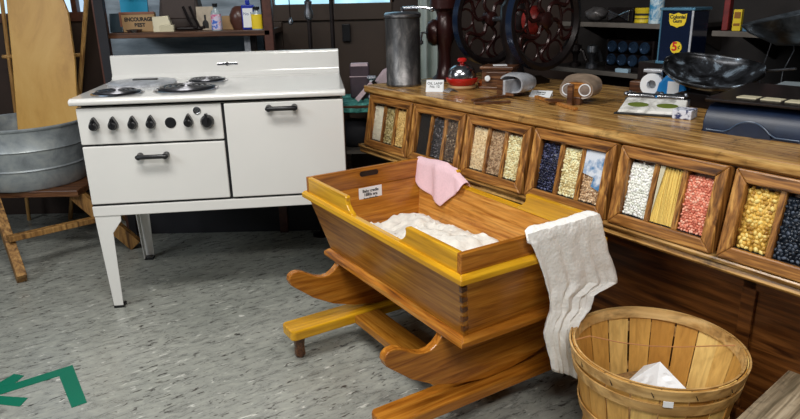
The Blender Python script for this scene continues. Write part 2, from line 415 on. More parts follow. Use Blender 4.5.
for s in (-1, 1):
    k = MB(); iy0, iy1 = HY0 - TH, HY1 - TH
    k.hexa([(s * HX0, -iy0, ZB), (s * HX0, iy0, ZB), (s * (HX0 - TH), iy0, ZB), (s * (HX0 - TH), -iy0, ZB),
            (s * HX1, -iy1, ZM), (s * HX1, iy1, ZM), (s * (HX1 - TH), iy1, ZM), (s * (HX1 - TH), -iy1, ZM)])
    P_(k, 'end_panel', m_cradY, cradle, bevel=.002)
    eb = P_(MB().box(min(s * HX1, s * (HX1 - TH)), max(s * HX1, s * (HX1 - TH)), -HY1, HY1, ZM, ZT), 'end_board', m_cradY, cradle, bevel=.003)
    if s < 0:
        a0 = fillcircle(16, .010, -.032, .622); a1 = fillcircle(16, .010, .03, .622)
        slot = [p for p in a1 if p[0] >= .03 - 1e-6]; sl2 = [p for p in a0 if p[0] <= -.032 + 1e-6]
        import itertools
        poly = sorted(slot, key=lambda p: p[1]) + sorted(sl2, key=lambda p: -p[1])
        P_(MB().prism(poly, 'X', -HX1 + TH - .001, -HX1 + TH + .003), 'hand_slot', m_iron, eb)
        lc = P_(MB().box(-HX1 + TH + .002, -HX1 + TH + .004, -.055, .047, .51, .570, T(0, 0, 0)), 'label_card', m_white, cradle)
        # card leans on the sloping end panel
        lc.data.transform(T(.009, 0, 0))
        text('label_text', 'Baby cradle\n1880s era\nhandmade', .016, m_ink, lc, T(-HX1 + TH + .0135, -.004, .540, PI / 2, 0, PI / 2), .95, .95, bold=.0004)
# low rims and raised corner boards on the long sides
for s in (-1, 1):
    y0, y1 = sorted((s * HY1, s * (HY1 - TH)))
    for e, xi in ((-1, .15), (1, .20)):
        xo = HX1 - TH
        sc = [(xo, ZM + .012), (xo, ZT), (xi + .012, ZT), (xi + .004, ZT - .006), (xi + .008, ZT - .016), (xi + .004, ZT - .030), (xi - .012, ZT - .044), (xi - .03, ZT - .052), (xi - .035, ZM + .012)]
        if s > 0:
            off = .0 if e > 0 else .09
            sc = [(a if a == xo else a - .04 + off, b) for a, b in sc]
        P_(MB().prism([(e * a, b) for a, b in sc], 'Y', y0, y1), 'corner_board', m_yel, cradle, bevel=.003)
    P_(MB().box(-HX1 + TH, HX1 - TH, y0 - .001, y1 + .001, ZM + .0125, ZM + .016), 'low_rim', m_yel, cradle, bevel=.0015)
# mitred moulding round the rim and at the foot
def ring(ox, oy, ix, iy, z0, z1, ch, mx, my, nm):
    prof = [(0, z0), (1, z0), (1, z1 - ch), (.5, z1), (0, z1)]; c = [(-1, -1), (1, -1), (1, 1), (-1, 1)]
    for i in range(4):
        k = MB(); Rr = []
        for sx, sy in (c[i], c[(i + 1) % 4]):
            Rr.append([k.bm.verts.new((sx * (ix + (ox - ix) * t), sy * (iy + (oy - iy) * t), z)) for t, z in prof])
        A, B = Rr
        for j in range(5): k.bm.faces.new((A[j], A[(j + 1) % 5], B[(j + 1) % 5], B[j]))
        k.bm.faces.new(A); k.bm.faces.new(B)
        P_(k, nm, (mx, my)[i % 2], cradle, bevel=.002)
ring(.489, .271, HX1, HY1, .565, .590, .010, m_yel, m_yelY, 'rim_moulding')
ring(.430, .222, .40, .19, .340, .368, .012, m_plinth, m_cradY, 'foot_moulding')
P_(MB().box(-.40, .40, -.19, .19, .345, .362), 'bottom_board', m_crad, cradle)
# dovetails on the near left corner
dv = MB()
for i in range(5):
    z0 = .385 + i * .036; z1 = z0 + .019
    for s in (-1, 1):
        def X(z): return HX0 + (HX1 - HX0) * (z - ZB) / (ZM - ZB)
        def Y(z): return HY0 + (HY1 - HY0) * (z - ZB) / (ZM - ZB)
        dv.hexa([(X(z0) + .001, s * Y(z0), z0), (X(z0) + .001, s * (Y(z0) - .019), z0 + .003), (X(z0) - .01, s * (Y(z0) - .019), z0 + .003), (X(z0) - .01, s * Y(z0), z0),
                 (X(z1) + .001, s * Y(z1), z1), (X(z1) + .001, s * (Y(z1) - .019), z1 - .003), (X(z1) - .01, s * (Y(z1) - .019), z1 - .003), (X(z1) - .01, s * Y(z1), z1)])
P_(dv, 'dovetail_joint', m_base, cradle)
half = [(-.0, .1315), (-.053, .134), (-.151, .150), (-.243, .180), (-.33, .226), (-.372, .258), (-.402, .280), (-.421, .296), (-.428, .315), (-.424, .331), (-.410, .341), (-.39, .3425), (-.365, .335), (-.335, .318), (-.305, .304), (-.281, .298), (-.258, .300), (-.236, .311), (-.220, .326), (-.208, .3445)]
half = [(a * (1 - .04 * min(1, max(0, (abs(a) - .2) / .2))), b) for a, b in half]
prof = half + [(-a, b) for a, b in half[::-1] if a != 0]
for x0, x1 in ((-.357, -.327), (.297, .327)):
    P_(MB().prism(prof, 'X', x0, x1), 'rocker', m_cradY, cradle, bevel=.003)
stand = thing('cradle_stand', 'low pine floor stand of two rails and a crossbar under the cradle', 'stand', CRO, CRA)
for x0, x1 in ((-.392, -.292), (.262, .362)):
    rl = [(x0 + .012, -.43), (x1 - .012, -.43), (x1, -.418), (x1, .418), (x1 - .012, .43), (x0 + .012, .43), (x0, .418), (x0, -.418)]
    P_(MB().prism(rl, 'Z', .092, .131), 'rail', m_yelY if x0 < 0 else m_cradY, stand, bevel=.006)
    for y in (-.385, .385):
        P_(MB().lathe([(.017, 0), (.021, .01), (.019, .04), (.024, .093)], 6, T((x0 + x1) / 2, y, 0)), 'leg', m_brownwood, stand, bevel=.002)
P_(MB().box(-.292, .262, -.175, -.07, .094, .127), 'crossbar', m_crad, stand, bevel=.004)

# quilt inside
def fbm(x, y, s=1., o=0.): return noise.fractal(Vector((x * s, y * s, o)), 1., 2., 4)
NX, NY = 70, 34; rows = []
for i in range(NX + 1):
    r = []
    for j in range(NY + 1):
        u, v = i / NX, j / NY
        x = -.395 + .70 * u; y = -.195 + .39 * v
        e = min(u, 1 - u, v * .6, (1 - v) * .6) * 8; e = min(1, e)
        z = .395 + .085 * e ** .5 + .028 * fbm(x, y, 9, 1.3) * e + .02 * abs(fbm(x, y, 24, 4)) * e + .018 * math.sin(x * 9 + 1) * e
        r.append((x + .012 * fbm(x, y, 10, 7), y + .01 * fbm(x, y, 10, 9), max(z, .372)))
    rows.append(r)
q = MB().grid(rows).build('quilt', m_linen, None, smooth=True, solid=.006, M=T(*CRO, 0, 0, CRA))
tag(q, 'rumpled white quilt lying inside the wooden cradle', 'quilt')

# lace cloth hanging over the near end of the cradle
X0 = .495
Lr = [(533, 227, 578, 206), (523, 234, 599, 217), (531, 244, 604, 236), (537, 259, 608, 252), (541, 272, 614, 268), (545, 286, 617, 281), (548, 300, 592, 293), (549, 312, 589, 306), (546, 322, 578, 318), (543, 333, 573, 330), (546, 344, 572, 346), (550, 358, 573, 360), (553, 371, 573, 375)]
rows = []; NC = 40
ctl = [(cr_x(a, b, X0), cr_x(c, d_, X0)) for a, b, c, d_ in Lr]
def lerp_rows(ctl, k):
    out = []
    for i in range(len(ctl) - 1):
        for j in range(k):
            t = j / k; out.append((ctl[i][0].lerp(ctl[i + 1][0], t), ctl[i][1].lerp(ctl[i + 1][1], t)))
    out.append(ctl[-1]); return out
# over the rim: first rows come from inside
yl, yr = ctl[1][0].y, ctl[1][1].y
inner = []
for x, z, ya, yb in ((.435, .57, .06, .235), (.436, .62, .05, .215), (.440, .648, .02, .215), (.455, .658, -.02, .215), (.472, .660, -.045, .22), (.488, .655, -.055, .228)):
    inner.append((Vector((x, ya, z)), Vector((x, yb, z))))
outer = [(a, b) for a, b in ctl[1:]]
outer[0] = (Vector((X0, -.055, .640)), Vector((X0, .235, .640)))
seq = inner + lerp_rows(outer, 4)
for ri, (a, b) in enumerate(seq):
    r = []; t = max(0, (ri - len(inner)) / (len(seq) - len(inner)))
    for j in range(NC + 1):
        s = j / NC; p = a.lerp(b, s)
        amp = .013 * min(1, t * 2.2) if ri >= len(inner) else 0
        w = (b - a).length
        fold = math.sin(s * 27 + 2.6 * t + 1) * .55 + math.sin(s * 47 + 4 * t) * .3
        p = p + Vector((amp * (.25 + fold * .8), 0, 0))
        p += Vector((.004 * fbm(p.y, p.z, 30, 3), 0, .002 * fbm(p.y, p.z, 25, 6)))
        if 0 < t and s > .8: p.x += .015 * t
        if ri < len(inner): p.z += .004 + .010 * max(0, s - .55) + .004 * abs(fbm(p.x, p.y, 25, 2))
        r.append(p)
    rows.append(r)
def lace():
    m, n, b = nt('lace linen')
    v = n.nodes.new('ShaderNodeTexVoronoi'); v.inputs['Scale'].default_value = 110; lk(n, coords(n), v.inputs['Vector'])
    f = noise_n(n, coords(n), 35, 4)
    c = mixc(n, ramp(n, v.outputs['Distance'], [(.2, (0, 0, 0)), (.5, (1, 1, 1))]), (.92, .91, .87), (.97, .96, .93))
    c = mixc(n, .3, c, ramp(n, f, [(.4, (.88, .88, .85)), (.55, (1, 1, 1))]), 'MULTIPLY')
    lk(n, c, b.inputs['Base Color']); b.inputs['Roughness'].default_value = .9
    bump(n, b, v.outputs['Distance'], .5, .003); return m
m_lace = lace()
lc = MB().grid(rows).build('lace_cloth', m_lace, None, smooth=True, solid=.003, M=T(*CRO, 0, 0, CRA))
tag(lc, 'white lace cloth draped over the near end of the cradle', 'cloth')

# pink garment over the far side
def garment():
    top = [(420, 158), (428, 159), (438, 160), (447, 162.5), (457, 171), (468, 183)]
    bot = [(415, 175), (424, 186), (434, 195), (446, 205.5), (455, 196), (463, 190)]
    NCc = 30; rows = []
    def samp(L, s):
        k = s * (len(L) - 1); i = min(int(k), len(L) - 2); t = k - i
        return (L[i][0] * (1 - t) + L[i + 1][0] * t, L[i][1] * (1 - t) + L[i + 1][1] * t)
    YI = HY1 - TH - .006
    for t in (-.5, -.25, 0, .06, .2, .35, .5, .65, .8, .9, 1.):
        r = []
        for j in range(NCc + 1):
            s = j / NCc; a = samp(top, s); b = samp(bot, s)
            A = cr_y(a[0], a[1], HY1 - .009); B = cr_y(b[0], b[1], YI)
            A.z = max(A.z, .603 if s > .82 else .648)
            if t <= 0:
                p = A.copy(); p.y = HY1 + .006 + .0 if t < 0 else HY1 - .005; p.z = A.z + t * .09 + (.007 if t == 0 else 0)
            else:
                p = A.lerp(B, t); p.y = YI - .006 - .020 * abs(math.sin(s * 7.5)) * t - (.010 * math.exp(-((s - .5) * 12) ** 2))
            r.append(p)
        rows.append(r)
    return rows
pg = MB().grid(garment()).build('baby_garment', m_pink, None, smooth=True, solid=.004, sub=1, M=T(*CRO, 0, 0, CRA))
tag(pg, 'pale pink knitted baby garment draped over the cradle side', 'garment')

# ------------------------------------------------------------------ counter
cnt = thing('store_counter', 'long oak seed counter with worn top', 'counter', CPT, CA)
L0, L1 = -.012, 2.75
tp = P_(MB().prism([(0, HC), (0, HC - .03), (.012, HC - .038), (.03, HC - .038), (.8, HC - .038), (.8, HC)], 'X', L0, L1), 'countertop', m_top, cnt, bevel=.005)
TILT = .19
def yf(z): return .004 - TILT * (.835 - z)
P_(MB().prism([(yf(.60) + .03, .60), (yf(.835) + .03, .837), (.78, .837), (.78, .56), (.10, .56)], 'X', L0 + .02, L1), 'carcass', m_base, cnt)
P_(MB().prism([(-.045, .603), (-.050, .597), (-.045, .588), (-.035, .583), (-.042, .570), (-.030, .560), (.12, .560), (.12, .603)], 'X', L0 + .01, L1), 'ledge_moulding', m_top, cnt, bevel=.002)
P_(MB().box(L0 + .06, L1, .13, .76, .0, .56), 'base_cabinet', m_base, cnt)
ee = MB()
for l in (.10, .72, 1.24, 1.80, 2.4): ee.box(l, l + .04, .118, .13, .0, .56)
ee.box(L0 + .06, L1, .118, .13, .47, .56); ee.box(L0 + .06, L1, .118, .13, 0, .09)
P_(ee, 'panel_stile', m_base, cnt, bevel=.003)
P_(MB().box(L0 + .005, L0 + .022, .03, .78, .56, .837), 'end_panel', m_oakv, cnt)

# seed drawers: glazed fronts tilted, each with three compartments of seed
BIN = [.052, .400, .746, 1.098, 1.450, 1.802, 2.154]
m_pane = glass('drawer glass', (.99, .99, .99), .05)
def mix(c, v=.25, k=.5):
    return [(0., tuple(x * (1 - v) for x in c)), (.5, c), (1., tuple(min(1, x * (1 + v)) for x in c))]
G = {
 'cream': grains('cream meal', mix((.70, .67, .55), .06)), 'speck': grains('speckled peas', [(0, (.12, .09, .03)), (.4, (.32, .25, .09)), (.7, (.5, .42, .2)), (1, (.62, .55, .33))]),
 'gold': grains('golden grain', [(0, (.38, .22, .06)), (.5, (.62, .42, .14)), (1, (.74, .56, .24))]),
 'black': plain('empty black compartment', (.008, .007, .007), .7), 'char': grains('charcoal seed', [(0, (.01, .01, .012)), (.7, (.04, .037, .04)), (1, (.2, .19, .2))]),
 'dkmix': grains('dark mixed seed', [(0, (.03, .016, .008)), (.6, (.1, .06, .035)), (.9, (.22, .15, .09)), (1, (.45, .38, .28))]),
 'beige': grains('beige grain', [(0, (.45, .32, .17)), (.5, (.66, .5, .28)), (1, (.78, .65, .42))]), 'brown': grains('brown grain', [(0, (.16, .09, .04)), (.5, (.34, .21, .11)), (1, (.55, .4, .24))]),
 'pale': grains('pale yellow peas', [(0, (.42, .32, .13)), (.4, (.66, .56, .3)), (1, (.85, .78, .52))]), 'navy': grains('navy beans', [(0, (.004, .005, .014)), (.7, (.015, .018, .05)), (1, (.09, .1, .2))], .35),
 'tan': grains('tan beans', [(0, (.25, .14, .07)), (.5, (.50, .33, .18)), (1, (.72, .56, .38))]), 'white': grains('white beans', [(0, (.52, .54, .47)), (.4, (.76, .77, .70)), (1, (.88, .88, .82))]),
 'red': grains('pink lentils', [(0, (.42, .10, .06)), (.5, (.72, .25, .16)), (1, (.85, .45, .33))]), 'amber': grains('amber beans', [(0, (.28, .13, .015)), (.5, (.62, .38, .07)), (1, (.85, .62, .22))], .35),
 'blueblk': grains('blue black beans', [(0, (.004, .006, .01)), (.7, (.018, .026, .04)), (1, (.08, .1, .14))], .35)}
# (material, seed size, elongation, label)
FILL = [
 [('cream', .0032, 'fine cream meal in the first compartment from the left end'), ('speck', .0045, 'speckled green and tan peas behind glass in the leftmost drawer'), ('gold', .0035, 'golden grain behind glass in the leftmost drawer')],
 [None, ('char', .0045, 'charcoal black seeds beside the empty compartment of the second drawer'), ('dkmix', .004, 'dark brown mixed seeds in the second drawer')],
 [('beige', .0036, 'beige grain in the left compartment of the third drawer'), ('brown', .004, 'mottled brown grain in the middle of the third drawer'), ('pale', .0048, 'pale yellow peas in the right compartment of the third drawer')],
 [('navy', .0052, 'navy black beans in the drawer above the cradle corner'), ('pale', .0052, 'pale yellow split peas between navy and tan beans'), ('tan', .005, 'tan beans under a blue and white packet')],
 [('white', .0052, 'white beans in the drawer with the pasta'), None, ('red', .0046, 'pinkish red lentils behind glass')],
 [('amber', .0068, 'large amber yellow beans behind glass'), ('blueblk', .006, 'blue black beans at the right edge'), None]]
DL = ['oak glass-front seed drawer at the far left end of the counter', 'oak seed drawer with one empty black compartment', 'oak seed drawer with beige, brown and pale yellow grain',
      'oak seed drawer holding navy beans and a blue white packet', 'oak seed drawer holding white beans, pasta and pink lentils', 'oak seed drawer holding amber beans, nearest the camera']
ico_bm = bmesh.new(); bmesh.ops.create_icosphere(ico_bm, subdivisions=1, radius=1.)
IV = [v.co.copy() for v in ico_bm.verts]; IF = [[v.index for v in f.verts] for f in ico_bm.faces]; ico_bm.free()
def seeds(x0, x1, z0, z1, size, mat, par_M, seed):
    rnd = random.Random(seed); V = []; Fc = []; n = 0
    st = size * 1.75; nx = int((x1 - x0) / st) + 1; nz = int((z1 - z0) / (st * .85)) + 1
    for a in range(nz):
        for b in range(nx):
            cx = x0 + (b + .5 * (a % 2) + rnd.uniform(.1, .6)) * st; cz = z0 + (a + rnd.uniform(.2, .6)) * st * .85
            if cx > x1 - size * .6 or cz > z1 + rnd.uniform(-.01, -.002): continue
            R = Matrix.Rotation(rnd.uniform(0, PI), 3, 'Y') @ Matrix.Rotation(rnd.uniform(-.5, .5), 3, 'X')
            S = Vector((size * 1.25, size * .85, size * .85)) * rnd.uniform(.85, 1.1); cy = rnd.uniform(-.0015, .002)
            for v in IV:
                p = R @ Vector((v.x * S.x, v.y * S.y, v.z * S.z)); V.append((cx + p.x, cy + p.y, cz + p.z))
            Fc += [[i + n for i in f] for f in IF]; n += len(IV)
    # body of seed behind the first layer
    B = [(x0, 0, z0), (x1, 0, z0), (x1, .05, z0), (x0, .05, z0), (x0, 0, z1 - .006), (x1, 0, z1 - .006), (x1, .05, z1 - .006), (x0, .05, z1 - .006)]
    V += B; Fc += [[i + n for i in f] for f in ((3, 2, 1, 0), (4, 5, 6, 7), (0, 1, 5, 4), (1, 2, 6, 5), (2, 3, 7, 6), (3, 0, 4, 7))]
    me = bpy.data.meshes.new('seeds'); me.from_pydata(V, [], Fc); me.transform(par_M)
    for p in me.polygons: p.use_smooth = True
    me.materials.append(mat); o = bpy.data.objects.new('seeds', me); COL.objects.link(o); return o
SEEDNAME = {'cream': 'meal', 'speck': 'peas', 'gold': 'grain', 'char': 'seeds', 'dkmix': 'seeds', 'beige': 'grain', 'brown': 'grain', 'pale': 'peas', 'navy': 'beans', 'tan': 'beans', 'white': 'beans', 'red': 'lentils', 'amber': 'beans', 'blueblk': 'beans'}
HB = .237   # slanted height of a drawer front
for i in range(6):
    wd = .335
    bt = thing('seed_drawer', DL[i], 'drawer', C(BIN[i], yf(.604), .604), CA, group=None)
    # local slanted frame: x along, y into the counter, z up the slope
    BM = Matrix.Rotation(-math.atan(TILT), 4, 'X')
    MW = Matrix.Translation(bt.location) @ Matrix.Rotation(CA, 4, 'Z') @ BM
    k = MB(); fw = .034
    def miter(mb, pts, y0, y1): mb.prism(pts, 'Y', y0, y1)
    P_(MB().prism([(0, 0), (wd, 0), (wd - fw, fw), (fw, fw)], 'Y', -.012, .02), 'frame_rail', m_oak, bt, bevel=.004, M=BM)
    P_(MB().prism([(0, HB), (fw, HB - fw), (wd - fw, HB - fw), (wd, HB)], 'Y', -.012, .02), 'frame_rail', m_oak, bt, bevel=.004, M=BM)
    P_(MB().prism([(0, 0), (fw, fw), (fw, HB - fw), (0, HB)], 'Y', -.012, .02), 'frame_stile', m_oakv, bt, bevel=.004, M=BM)
    P_(MB().prism([(wd, 0), (wd, HB), (wd - fw, HB - fw), (wd - fw, fw)], 'Y', -.012, .02), 'frame_stile', m_oakv, bt, bevel=.004, M=BM)
    cw = (wd - 2 * fw) / 3
    for j in (1, 2):
        xx = fw + cw * j
        P_(MB().box(xx - .008, xx + .008, -.001, .07, fw, HB - fw), 'divider', m_oakv, bt, bevel=.0015, M=BM)
    P_(MB().box(fw, wd - fw, -.0045, -.0025, fw, HB - fw), 'glass_pane', m_pane, bt, M=BM)
    P_(MB().box(fw - .004, wd - fw + .004, .066, .072, fw - .01, HB - fw + .01).box(fw - .004, wd - fw + .004, .0, .066, fw - .012, fw), 'tray', m_cloth_dark, bt, M=BM)
    if i == 1: P_(MB().box(fw + .001, fw + cw - .009, .010, .014, fw, HB - fw), 'black_filler', G['black'], bt, M=BM)  # black sheet stands in for the darkness of the empty compartment
    for j in range(3):
        xa = fw + cw * j + (.0085 if j else .001); xb = fw + cw * (j + 1) - (.0085 if j < 2 else .001)
        if FILL[i][j]:
            g, sz, lb = FILL[i][j]
            top = HB - fw - (.005 if (i, j) != (3, 2) else .03)
            o = seeds(xa, xb, fw + .003, top, sz, G[g], MW @ T(0, .009, 0), i * 3 + j)
            o.name = SEEDNAME[g]; tag(o, lb, SEEDNAME[g], kind='stuff')
# packet in the fourth drawer and pasta in the fifth
def drawer_M(i): return Matrix.Translation(C(BIN[i], yf(.604), .604)) @ Matrix.Rotation(CA, 4, 'Z') @ Matrix.Rotation(-math.atan(TILT), 4, 'X')
def packet_mat():
    m, n, b = nt('sky printed packet')
    t = n.nodes.new('ShaderNodeSeparateXYZ'); lk(n, coords(n), t.inputs[0])
    f = noise_n(n, coords(n), 25, 4)
    c = ramp(n, f, [(.42, (.10, .26, .5)), (.56, (.75, .8, .88))]); lk(n, c, b.inputs['Base Color']); b.inputs['Roughness'].default_value = .3; return m
pk = MB().prism([(.222, .126), (.298, .112), (.300, .2), (.222, .2)], 'Y', 0, .003)
pk.prism([(.262, .09), (.298, .08), (.299, .13), (.270, .13)], 'Y', -.0015, 0)
tag(pk.build('packet', packet_mat(), None, M=drawer_M(3)), 'blue and white printed packet standing among tan beans', 'packet')
ps = MB(); rnd = random.Random(3)
for a in range(26):
    x = .134 + a * .0027; ps.tube([(x, .006 + rnd.uniform(-.002, .002), .037), (x + rnd.uniform(-.004, .004), .006 + rnd.uniform(-.002, .002), .198)], .0015, 5)
ps.box(.134, .204, .0075, .0095, .037, .194)
tag(ps.build('pasta', grains('yellow pasta', mix((.70, .50, .13), .12)), None, smooth=True, M=drawer_M(4)), 'bundle of straight yellow pasta sticks in the middle of a drawer', 'pasta', kind='stuff')
pw = MB().prism([(.134, .06), (.15, .2), (.134, .2)], 'Y', .0005, .002).box(.134, .204, .011, .05, .037, .196)
tag(pw.build('paper_liner', m_cream, None, M=drawer_M(4)), 'white paper liner behind the yellow pasta', 'paper')

# ------------------------------------------------------------------ things on the counter
def cth(name, label, cat, l, o, z=HC, rz=0., **k): return thing(name, label, cat, C(l, o, z), CA + rz, **k)
def zat(P, py):
    lo, hi = -.2, 2.2
    for _ in range(40):
        m = (lo + hi) / 2; d = Vector((P[0], P[1], m)) - EYE
        y = 209.5 - F_PX * d.dot(UV) / d.dot(F)
        if y > py: lo = m
        else: hi = m
    return m
cy = cth('tin_canister', 'tall tarnished tin canister with crank on its lid', 'canister', .125, .135)
P_(MB().lathe([(0, 0), (.078, 0), (.081, .004), (.081, .012), (.078, .016), (.078, .300), (.083, .304), (.083, .314), (.080, .318), (.07, .318), (0, .318)], 40), 'body', m_tin, cy, smooth=True)
P_(MB().lathe([(.082, .308), (.084, .317), (.076, .324), (.02, .328), (0, .328)], 40), 'lid', m_steel, cy, smooth=True)
k = MB().tube([(0, 0, .32), (0, 0, .346)], .009, 10).tube([(0, 0, .342), (.05, .035, .346), (.10, .06, .342), (.12, .075, .336)], .006, 8).lathe([(0, -.012), (.011, -.008), (.013, 0), (.011, .008), (0, .012)], 14, T(.12, .075, .336))
P_(k, 'crank', m_chrome, cy, smooth=True)

def cardm(name, label, l, o, w, h, rz, tilt=.9, lines='', grp=None):
    c = cth(name, label, 'card', l, o, HC, rz)
    MM = Matrix.Rotation(-tilt, 4, 'X')
    b = MB().box(-w / 2, w / 2, 0, .002, 0, h, MM)
    b.box(-w / 2, w / 2, 0, .002, 0, h * .9, Matrix.Translation((0, h * math.sin(tilt), h * math.cos(tilt))) @ Matrix.Rotation(PI + tilt * .3, 4, 'X'))
    P_(b, 'card_body', m_white, c)
    if lines: text('card_text', lines, h * .28, m_ink, c, MM @ T(0, -.0012, h * .55, PI / 2), 1., .9)
    return c
cardm('folded_card', 'white folded card standing left of the red domed dish', .395, .105, .075, .055, .75, .5, 'OIL LAMP\nNo. 12')
cardm('folded_card', 'white folded card between the two stereoscopes', .80, .32, .085, .05, .5, 1.15, 'Stereo\nviewer')

# red dish with steel dome
ds = cth('domed_dish', 'red enamel dish with steel dome lid and red knob', 'dish', .405, .25)
P_(MB().lathe([(0, .018), (.052, .018), (.068, .034), (.071, .048), (.067, .05), (.06, .044), (0, .04)], 36), 'dish', m_red, ds, smooth=True)
dm = P_(MB().lathe([(.061, .048), (.062, .062), (.055, .085), (.038, .102), (.015, .109), (0, .110)], 36), 'dome', m_chrome, ds, smooth=True)
P_(MB().lathe([(.008, .108), (.010, .114), (.020, .120), (.021, .128), (.014, .134), (0, .135)], 24), 'knob', m_red, dm, smooth=True)
P_(MB().lathe([(0, .0), (.055, 0), (.064, .010), (.060, .018), (0, .018)], 30), 'wooden_base', m_tan, ds, smooth=True)
wk = cth('wire_trivet', 'small bent wire gadget lying in front of the domed dish', 'gadget', .455, .14)
k = MB()
for a in range(4): k.tube([(.012 * a - .02, -.02, .003), (.012 * a - .01, 0, .018), (.012 * a, .02, .003)], .0018, 6)
k.tube([(-.03, 0, .006), (.03, .004, .012)], .002, 6); P_(k, 'wire', m_steel, wk, smooth=True)

# box coffee mill
bm_ = cth('box_coffee_mill', 'small dark wooden box coffee mill with white drawer knob', 'coffee mill', .50, .385, HC, .55)
P_(MB().box(-.075, .075, -.06, .06, 0, .012).box(-.066, .066, -.052, .052, .012, .085).box(-.074, .074, -.06, .06, .085, .098), 'box', m_brownwood, bm_, bevel=.003)
dw = P_(MB().box(-.045, .045, -.058, -.05, .02, .075), 'drawer', m_brownwood, bm_, bevel=.002)
P_(MB().lathe([(.004, 0), (.005, .006), (.012, .012), (.012, .018), (0, .022)], 18, T(-.033, -.058, .05, PI / 2)), 'drawer_knob', m_white, dw, smooth=True)
cd2 = tag(MB().box(-.03, .03, -.022, .022, 0, .002).build('price_card', m_white, None, M=Matrix.Translation(C(.50, .385, .9735)) @ Matrix.Rotation(CA + .9, 4, 'Z')), 'small white card lying on top of the box coffee mill', 'card')
ob = MB().lathe([(0, 0), (.05, 0), (.055, .02), (.05, .028), (0, .03)], 24)
tag(ob.build('orange_tin_lid', m_orange, None, smooth=True, M=Matrix.Translation(C(.43, .39, HC))), 'flat orange tin behind the domed dish', 'tin')

# big double wheel mill
WR, WZ, WO = .21, 1.158, .54
mill = cth('double_wheel_coffee_mill', 'black cast iron coffee mill with two big spoked flywheels', 'coffee mill', .43, WO, HC)
bs = MB().prism([(-.13, 0), (.13, 0), (.13, .015), (.07, .04), (-.07, .04), (-.13, .015)], 'X', -.10, .10)
bs.lathe([(.06, .03), (.045, .06), (.04, .12), (.055, .17), (.07, .22), (.07, .34), (.05, .37), (.03, .39), (0, .39)], 24)
P_(bs, 'mill_body', m_iron, mill, smooth=True, bevel=.002)
P_(MB().lathe([(.035, 0), (.06, .02), (.062, .05), (.045, .075), (.03, .085), (0, .085)], 22, T(.075, 0, .282, 0, PI / 2)), 'red_grinder_housing', m_redpaint, mill, smooth=True)
P_(MB().lathe([(.03, .38), (.035, .40), (.10, .47), (.105, .49), (.09, .50), (.02, .41)], 24), 'hopper', m_redpaint, mill, smooth=True)
P_(MB().tube([(-.20, 0, WZ - HC), (.20, 0, WZ - HC)], .012, 12), 'axle', m_steel, mill, smooth=True)
for xw in (-.172, .172):
    k = MB()
    k.lathe([(WR, -.02), (WR, .02), (WR - .016, .022), (WR - .032, .008), (WR - .032, -.008), (WR - .016, -.022)], 64, T(xw, 0, WZ - HC, 0, PI / 2), close=True)
    w = P_(k, 'flywheel', m_iron, mill, smooth=True)
    k = MB()
    MM = T(xw, 0, WZ - HC, 0, PI / 2)
    for a in range(6):
        th = a * PI / 3 + .2; pts = []
        for t in range(11):
            r = .025 + (WR - .05) * t / 10; ph = th + .38 * math.sin(t / 10 * 2 * PI) * (1 - .3 * t / 10)
            pts.append((r * math.cos(ph), r * math.sin(ph), 0))
        k.tube(pts, .0095, 6, M=MM)
    for a in range(6):
        th = a * PI / 3 + .5; cx_, cy_ = .148 * math.cos(th), .148 * math.sin(th)
        k.tube([(cx_ + .045 * math.cos(2 * PI * b / 16), cy_ + .045 * math.sin(2 * PI * b / 16), 0) for b in range(16)], .0055, 6, True, M=MM)
    P_(k, 'spokes', m_maroon, w, smooth=True)
    P_(MB().tube([(.105 * math.cos(2 * PI * a / 32), .105 * math.sin(2 * PI * a / 32), 0) for a in range(32)], .006, 6, True, M=MM), 'inner_ring', m_maroon, w, smooth=True)
    P_(MB().lathe([(.034, -.02), (.034, .02), (.02, .03), (0, .03)], 20, MM), 'hub', m_maroon, w, smooth=True)
    P_(MB().lathe([(WR + .001, -.017), (WR + .001, .017), (WR - .001, .017), (WR - .001, -.017)], 64, MM, close=True), 'sheen_rim', m_bluerim, w, smooth=True)  # thin band that carries the blue sheen as colour
# maroon hand mill
hm = cth('hand_mill', 'maroon cast iron hand grinder left of the spoked flywheels', 'grinder', .12, .38)
P_(MB().lathe([(0, 0), (.06, 0), (.06, .012), (.04, .03), (.03, .08), (.028, .13), (.036, .17), (.05, .20), (.052, .25), (.04, .29), (.036, .30), (.04, .32), (.068, .335), (.070, .42), (.06, .43), (0, .43)], 32), 'body', m_maroon, hm, smooth=True)
P_(MB().lathe([(.06, 0), (.062, .02), (.05, .04), (.02, .05), (0, .05)], 24, T(-.02, -.03, .225, PI / 2, 0, -.7)), 'gear_cover', m_maroon, hm, smooth=True)
k = MB().tube([(-.05, -.06, .225), (-.07, -.08, .225), (-.075, -.085, .19)], .006, 8).lathe([(0, -.014), (.012, -.006), (.012, .006), (0, .014)], 12, T(-.075, -.085, .18))
P_(k, 'crank', m_steel, hm, smooth=True)
cr = MB(); rows = []
ca, cb = ony(419, 60, 3.75), ony(443, 60, 3.75)
for i in range(13):
    rows.append([(ca.x + (cb.x - ca.x) * j / 24, 3.75 + .028 * math.sin(j * .6 + i * .05) + .004 * math.sin(i + j), .4 + i * .1) for j in range(25)])
tag(cr.grid(rows).build('drape', m_curtain, None, smooth=True, solid=.003), 'grey green cloth hanging behind the canister', 'drape')
wrk = thing('hanging_rail', 'thin iron rail from which the grey drape hangs', 'rail', (ca.x, 3.75, 1.6)); P_(MB().tube([(-.05, 0, 0), (.25, 0, 0), (.25, .25, 0)], .006, 8).tube([(-.05, 0, 0), (-.05, .25, 0)], .006, 8), 'rod', m_iron, wrk)

m_lens = plain('dull lens', (.22, .17, .14), .35, var=.4, vs=40)
